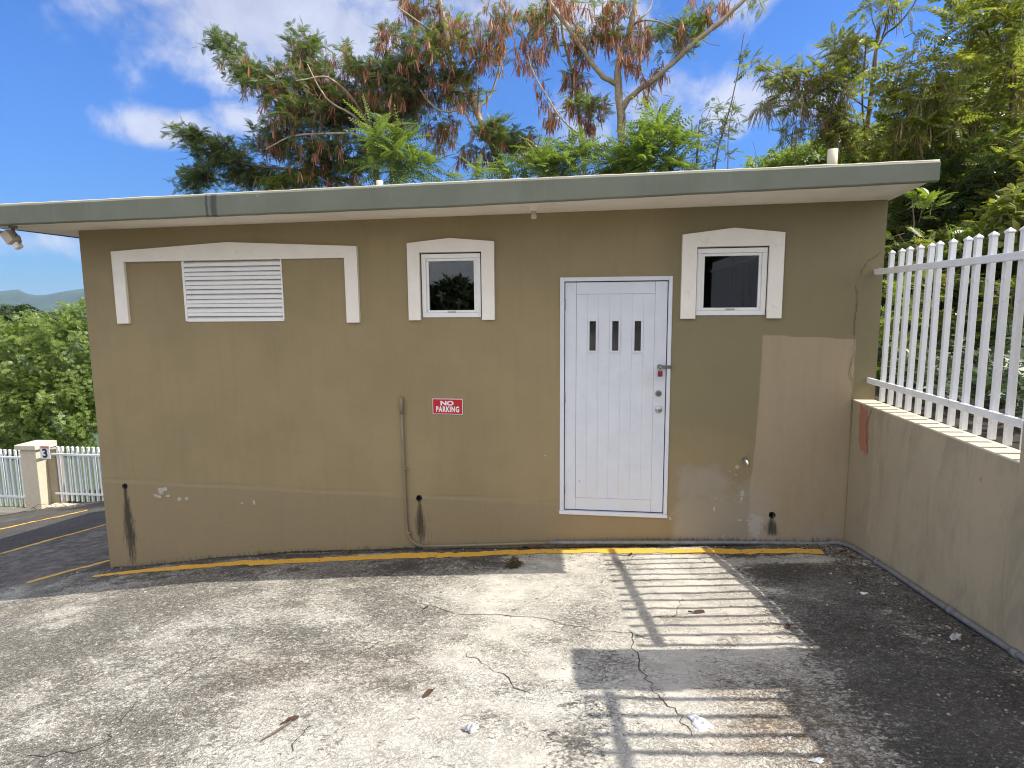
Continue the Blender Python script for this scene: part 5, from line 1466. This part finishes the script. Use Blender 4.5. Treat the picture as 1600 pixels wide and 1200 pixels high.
# understorey just behind the pickets
ug = 'undergrowth plants behind the picket fence'
for i, (px, Yp, n, h, lab) in enumerate([(1395, .9, 26, .9, 'leafy shrub low behind the first pickets by the building'), (1440, 1.6, 30, 1.1, 'bushy shrub with pale leaves behind the middle pickets'), (1490, 2.2, 30, 1.0, 'dark shrub behind the pickets above the leaning log'),
                                         (1560, 1.2, 20, .6, 'low weedy shrub at the foot of the right-hand pickets'), (1415, 2.6, 34, 1.5, 'tall thin-leaved shrub behind the fence near the building corner'),
                                         (1560, 2.9, 60, 1.7, 'big dark shrub filling the gap above the log at the right edge'), (1500, 3.3, 60, 1.6, 'dense dark shrub deep behind the middle pickets'), (1450, 3.4, 50, 1.7, 'dense leafy shrub deep behind the first pickets')]):
    c = at(px, 560, Yp); zb_ = bz(c.x, Yp)
    S = Plant('undergrowth_shrub', lab, 'shrub', (c.x, Yp, zb_), 60 + i, ug)
    S.limb('stem', [(c.x, Yp, zb_ - .05), (c.x + .05, Yp, zb_ + h * .5), (c.x - .03, Yp + .05, zb_ + h)], .014, .006, M['barkdark'], 6)
    S.blob((c.x, Yp, zb_ + h * .55), .38 if i < 5 else .7, h * .55, .35, n, key='crown', tmpl=PINNATE, mat=M['darkgreen' if i > 4 else 'glossy' if i % 2 else 'bushgreen'], per=4 if i < 5 else 7, scl=(.5, .9) if i < 5 else (.8, 1.2), twl=.3)
    S.finish(M['twig'])
# leaning logs and bare trunks behind the pickets
for i, (a_, b_, r0, lab) in enumerate([((1470, 690, 2.2), (1640, 570, 3.2), .055, 'thick brown log leaning low behind the right-hand pickets'), ((1450, 660, 2.6), (1620, 500, 3.4), .05, 'upper brown log lying across the bank behind the pickets'),
                                       ((1530, 610, 2.0), (1558, 380, 2.2), .028, 'slim brown trunk standing behind the right pickets'), ((1478, 560, 2.0), (1482, 400, 2.0), .016, 'thin bare stem behind the middle pickets'), ((1408, 640, 1.4), (1418, 420, 1.5), .016, 'thin reddish stem behind the pickets near the building')]):
    p, q = at(*a_), at(*b_); p.z = min(p.z, bz(p.x, p.y) + .02) if i > 1 else p.z
    if i <= 1:
        p.z = bz(p.x, p.y) + r0; q.z = max(q.z, bz(q.x, q.y) + r0)
    m = MB(); P = smooth_pts([p, p.lerp(q, .3) + Vector((.02, 0, .03)), p.lerp(q, .7) + Vector((-.02, 0, -.01)), q], 2)
    m.tube(P, [r0 * (1 - .25 * k / len(P)) * random.uniform(.94, 1.06) for k in range(len(P))], 9)
    tag(m.build('log' if i < 2 else 'bare_trunk', M['barkdark']), lab, 'log' if i < 2 else 'tree trunk')

# ivy-like ground cover over the bank
n = 5200; g0 = np.random.default_rng(6)
X_ = g0.uniform(2.5, 6.5, n); Y_ = g0.uniform(-1.2, 6, n); Z_ = bank_fn(X_, Y_)[0][..., 2] + g0.random(n) ** 2 * .28 + .03
nn = unit(g0.normal(0, .45, (n, 3)) + np.array([0, -.25, 1.0])); ax_ = unit(np.cross(nn, g0.normal(size=nn.shape)))
o = scatter('ground_cover', WHORL[0], WHORL[1], np.stack([X_, Y_, Z_], 1), np.stack([ax_, np.cross(nn, ax_), nn], -1), g0.uniform(.35, .95, n), M['darkgreen'], None); o['label'] = 'low leafy ground cover over the bank behind the fence'
# leaf litter on the bank
n = 2600; g0 = np.random.default_rng(5)
X_ = g0.uniform(2.25, 5.5, n); Y_ = g0.uniform(-2.5, 5, n); Z_ = bank_fn(X_, Y_)[0][..., 2] + .012
lf = broad(.045, .02)
scatter('leaf_litter', lf[0], lf[1], np.stack([X_, Y_, Z_], 1), frames(np.stack([np.cos(X_ * 99), np.sin(X_ * 99), g0.normal(0, .25, n)], 1), g0.normal(0, .4, n)), g0.uniform(.6, 1.4, n), M['deadleaf'], None)
bpy.data.objects['leaf_litter']['label'] = 'brown leaf litter covering the soil behind the fence'

# left-hand trees beyond the far fence
lg = 'leafy trees beyond the far left fence'
def lb(px, Y): x = at(px, 700, Y).x; return Vector((x, Y, -6.5))
leaf_cloud('broadleaf_tree', 'bright green bushy tree beyond the far fence, left of the building corner', 'tree', lb(95, 12.2), [bx_(120, 570, 12.2, 62, 88, 1.1, 6200), bx_(95, 640, 11.7, 72, 76, 1.0, 5200), bx_(130, 505, 12.4, 26, 34, .6, 600), bx_(105, 488, 12.4, 16, 18, .4, 160), bx_(140, 478, 12.4, 12, 16, .4, 110)], 71, M['bushgreen'], WHORL, (.42, .82), lg,
           [('trunk', [lb(95, 12.2), at(100, 640, 12.2), at(110, 560, 12.2)], .12, .07)])
leaf_cloud('broadleaf_tree', 'green bushy tree behind the pillar at the left edge of the photo', 'tree', lb(10, 12.0), [bx_(20, 570, 12.0, 76, 78, 1.1, 6400), bx_(15, 650, 11.6, 70, 70, 1.0, 4800), bx_(60, 520, 12.3, 40, 34, .7, 800), bx_(-60, 600, 12.0, 70, 110, 1.1, 2400)], 72, M['bushgreen'], WHORL, (.42, .82), lg,
           [('trunk', [lb(10, 12.0), at(15, 640, 12.0), at(20, 560, 12.0)], .12, .07)])
leaf_cloud('broadleaf_tree', 'dark round-topped distant tree just above the bright bushes at the left', 'tree', Vector((at(22, 520, 26).x, 26, -8.3)), [bx_(26, 500, 26, 30, 22, 1.4, 1500), bx_(80, 505, 27, 50, 18, 1.4, 1500), bx_(-10, 515, 26, 30, 18, 1.4, 700)], 73, M['darkgreen'], WHORL, (1.2, 2.2), lg,
           [('trunk', [Vector((at(22, 520, 26).x, 26, -8.3)), at(24, 510, 26)], .25, .15)])
leaf_cloud('broadleaf_tree', 'shaded green tree behind the building corner, beyond the far fence', 'tree', lb(185, 12.6), [bx_(190, 600, 12.8, 60, 110, 1.1, 4200)], 74, M['bushgreen'], WHORL, (.42, .82), lg, [('trunk', [lb(185, 12.6), at(185, 600, 12.6)], .12, .08)])
# grass strip behind the left fence
n = 5000; X_ = g0.uniform(-17, -8.5, n); Y_ = g0.uniform(6.5, 8.2, n)
Z_ = ground_fn(X_, Y_)[0][..., 2]
bl = (np.array([[0, -.008, 0], [0, .008, 0], [.06, .004, .16], [.06, -.004, .16]]), np.array([(0, 1, 2, 3)]))
an = g0.random(n) * 6.28; R = np.zeros((n, 3, 3)); R[:, 0, 0] = np.cos(an); R[:, 0, 1] = -np.sin(an); R[:, 1, 0] = np.sin(an); R[:, 1, 1] = np.cos(an); R[:, 2, 2] = 1
o = scatter('grass', bl[0], bl[1], np.stack([X_, Y_, Z_], 1), R, g0.uniform(.7, 1.8, n), M['bushgreen'], None); o['label'] = 'rough grass growing behind the far fence'

# ------------------------------------------------------------------ litter on the lot
def on_ground(px, py):
    p = on_lot(px, py); return Vector((p[0], p[1], float(lot_relief(p[0], p[1]))))


def crumple(c, rx, ry, h, seed, n=14):
    r = np.random.default_rng(seed); V = []; 
    for i in range(n):
        for j in range(n):
            u, v = i / (n - 1) * 2 - 1, j / (n - 1) * 2 - 1; k = math.hypot(u, v) or 1e-6; s_ = max(abs(u), abs(v)) / k
            x, y = u * s_ * rx, v * s_ * ry; rr_ = min(1, math.hypot(u * s_, v * s_))
            wob = 1 + .22 * math.sin(3 * math.atan2(v, u) + seed) + .1 * math.sin(7 * math.atan2(v, u))
            z = h * (1 - rr_ ** 3) * (.45 + .9 * float(noise.noise(Vector((u * 2.2, v * 2.2, seed))) + .3)) + .003
            V.append((x * wob, y * wob, max(.002, z)))
    I = np.arange(n * n).reshape(n, n); Q = np.stack([I[:-1, :-1], I[1:, :-1], I[1:, 1:], I[:-1, 1:]], -1).reshape(-1, 4)
    return np.array(V), Q


def litter(name, px, py, rx, ry, h, seed, mat, label, cat, rot=0.0):
    c = on_ground(px, py); V, Q = crumple(c, rx, ry, h, seed)
    o = link(name, np_mesh(name, V, Q, True), mat); o.location = c + Vector((0, 0, .001)); o.rotation_euler = (-.05, -.05, rot); tag(o, label, cat); return o


litter('plastic_scrap', 1094, 1130, .034, .058, .020, 3, M['plastic'], 'crumpled white plastic scrap on the striped shadow', 'litter', .5)
litter('concrete_lump', 737, 1141, .034, .026, .022, 5, M['stone'], 'small grey speckled lump on pale concrete at the bottom centre', 'lump')
litter('paper_scrap', 1350, 928, .024, .016, .008, 8, M['plastic'], 'small white paper scrap on the dark concrete by the retaining wall', 'litter', .3)
litter('paper_scrap', 1233, 1154, .012, .008, .004, 9, M['stone'], 'tiny white scrap right of the crumpled plastic', 'litter', .9)
litter('paper_scrap', 1492, 996, .055, .018, .005, 10, M['stone'], 'long pale grey scrap on the dark concrete near the pipe', 'litter', .8)
litter('paper_scrap', 1277, 1190, .026, .014, .005, 12, M['stone'], 'pale scrap at the bottom edge in the striped shadow', 'litter', .2)
litter('paper_scrap', 770, 1161, .013, .009, .005, 13, M['plastic'], 'tiny pale chip below right of the speckled lump', 'litter', .2)


def dead_leaf(px, py, L, w, rot, label, name='dead_leaf', curl=.5):
    c = on_ground(px, py); V = []; n_ = 7
    for i in range(n_):
        t = i / (n_ - 1); ww = w * math.sin(math.pi * (t * .9 + .05)) * (1 + .25 * math.sin(i * 2.7 + px)) / 2
        V += [(t * L - L / 2, -ww, .004 + curl * L * .25 * math.sin(t * 5 + px)), (t * L - L / 2, 0, .001 + curl * L * .1 * math.sin(t * 4)), (t * L - L / 2, ww, .006 + curl * L * .2 * math.cos(t * 4 + py))]
    V = [(x, y, max(.002, z)) for x, y, z in V]
    I = np.arange(n_ * 3).reshape(n_, 3); Q = np.stack([I[:-1, :-1], I[1:, :-1], I[1:, 1:], I[:-1, 1:]], -1).reshape(-1, 4)
    o = link(name, np_mesh(name, np.array(V), Q, True), M['deadleaf']); o.location = c + Vector((0, 0, .003)); o.rotation_euler = (0, 0, rot)
    tag(o, label, 'leaf'); return o


for (px, py, L, w, rot, lab) in [(670, 1085, .085, .026, 1.1, 'dark curled dead leaf on the pale concrete below centre'), (452, 1128, .085, .022, .7, 'dark dry leaf at the end of a stick, lower left of centre'),
                                 (1088, 958, .10, .03, .1, 'reddish dry leaf inside the striped fence shadow'), (1231, 980, .08, .028, 1.3, 'reddish leaf at the edge of the retaining wall shadow'),
                                 (985, 868, .07, .03, 1.2, 'brown leaf lying across the yellow line before the door'), (1020, 854, .12, .035, .3, 'rusty curled leaf against the wall foot right of the door'),
                                 (830, 857, .16, .03, .1, 'flat brown leaf lying between the wall and the yellow line'), (862, 853, .10, .025, .5, 'dark curled leaf at the wall foot left of the door'), (905, 853, .07, .02, 2.6, 'small dark leaf at the wall foot just below the door'), (664, 951, .05, .02, .8, 'tiny dark leaf on the pale concrete where the crack begins'), (1078, 852, .06, .02, .9, 'small brown leaf at the pipe'), (1318, 862, .07, .03, .4, 'dry leaf in the corner of the two walls'),
                                 (1330, 872, .05, .03, 2.0, 'second dry leaf in the wall corner')]:
    dead_leaf(px, py, L, w, rot, lab)
c0, c1 = on_ground(408, 1160), on_ground(455, 1130)
tag(MB().tube([c0 + Vector((0, 0, .006)), c0.lerp(c1, .5) + Vector((.01, 0, .014)), c1 + Vector((0, 0, .008))], [.003, .005, .005], 6).build('stick', M['barkdark']), 'short dry stick pointing to the leaf on the pale concrete', 'stick')
c0, c1 = on_ground(762, 879), on_ground(786, 880)
tag(MB().tube([c0 + Vector((0, 0, .006)), c1 + Vector((0, 0, .008))], [.004, .005], 6).build('stick', M['barkdark']), 'dark stick beside the weed clump by the yellow line', 'stick')
# weed clump by the line
c = on_ground(800, 886)
S = Plant('weed_clump', 'dry brownish weed clump growing through the concrete below the yellow line', 'weed', c, 81)
S.blob(c + Vector((0, 0, .03)), .06, .035, .06, 34, key='leaves', tmpl=PINNATE, mat=leaf_mat('dry_weed', [(.08, .085, .03), (.14, .11, .05), (.10, .07, .04)], .2), per=3, scl=(.12, .24), twl=.08, twr=.0015)
S.finish(M['twig'])
c = on_ground(694, 853) + Vector((0, .04, 0))
S = Plant('weed_sprig', 'tiny green weed sprouting at the wall foot by the conduit', 'weed', c, 82)
S.blob(c + Vector((0, -.02, .03)), .03, .03, .02, 10, key='leaves', tmpl=PINNATE, mat=M['bushgreen'], per=3, scl=(.10, .18), twl=.05, twr=.001)
S.finish(M['twig'])
# grit: countless small loose stones and crumbs
n = 5200; g0 = np.random.default_rng(15)
X_ = g0.uniform(-5.5, 2.0, n); Y_ = g0.uniform(-3.5, -.05, n); k = (g0.random(n) < .25) & (Y_ < -.3); Y_[k] = -g0.random(k.sum()) * .3 - .04
k2 = g0.random(n) < .12; X_[k2] = 2.0 - g0.random(k2.sum()) * .35
Z_ = lot_relief(X_, Y_)
st_ = (np.array([[1, 0, .1], [.2, .9, .0], [-.8, .4, .1], [-.7, -.6, 0], [.4, -.8, .1], [.1, 0, .75]]), np.array([(0, 1, 5, 5), (1, 2, 5, 5), (2, 3, 5, 5), (3, 4, 5, 5), (4, 0, 5, 5)]))
an = g0.random(n) * 6.28; R = np.zeros((n, 3, 3)); R[:, 0, 0] = np.cos(an); R[:, 0, 1] = -np.sin(an); R[:, 1, 0] = np.sin(an); R[:, 1, 1] = np.cos(an); R[:, 2, 2] = 1
gm = leaf_mat('grit', [(.10, .09, .08), (.35, .32, .28), (.22, .16, .11), (.55, .52, .47)], .0, .9, .2)
o = scatter('grit', st_[0], st_[1], np.stack([X_, Y_, Z_], 1), R, g0.gamma(2.0, .0016, n) + .0015, gm, None); o['label'] = 'loose grit and crumbs scattered over the concrete'
n = 420; X_ = g0.uniform(-4.5, 2.0, n); Y_ = -.04 - g0.random(n) ** 2 * .4; k = g0.random(n) < .3; X_[k] = 2.0 - g0.random(k.sum()) ** 2 * .3; Y_[k] = -g0.random(k.sum()) * 3
Z_ = lot_relief(X_, Y_) + .003; lf = broad(.026, .011)
o = scatter('leaf_crumbs', lf[0], lf[1], np.stack([X_, Y_, Z_], 1), frames(np.stack([np.cos(X_ * 99), np.sin(X_ * 99), g0.normal(0, .15, n)], 1), g0.normal(0, .5, n)), g0.uniform(.4, 1.3, n), M['deadleaf'], None); o['label'] = 'small brown leaf fragments blown against the wall foot'

# ------------------------------------------------------------------ haze over the whole place
hz = bpy.data.materials.new('haze_air'); hz.use_nodes = True; t = NT(hz.node_tree); t.n.clear()
o_ = t.node('ShaderNodeOutputMaterial'); v_ = t.node('ShaderNodeVolumePrincipled')
v_.inputs['Color'].default_value = (.50, .72, 1.0, 1); v_.inputs['Density'].default_value = .000085; v_.inputs['Anisotropy'].default_value = .1
t.l.new(v_.outputs[0], o_.inputs['Volume'])
tag(MB().box(-6600, 6600, -6600, 6600, -150, 190).build('haze', hz), 'thin blue haze over the far hills', kind='stuff')
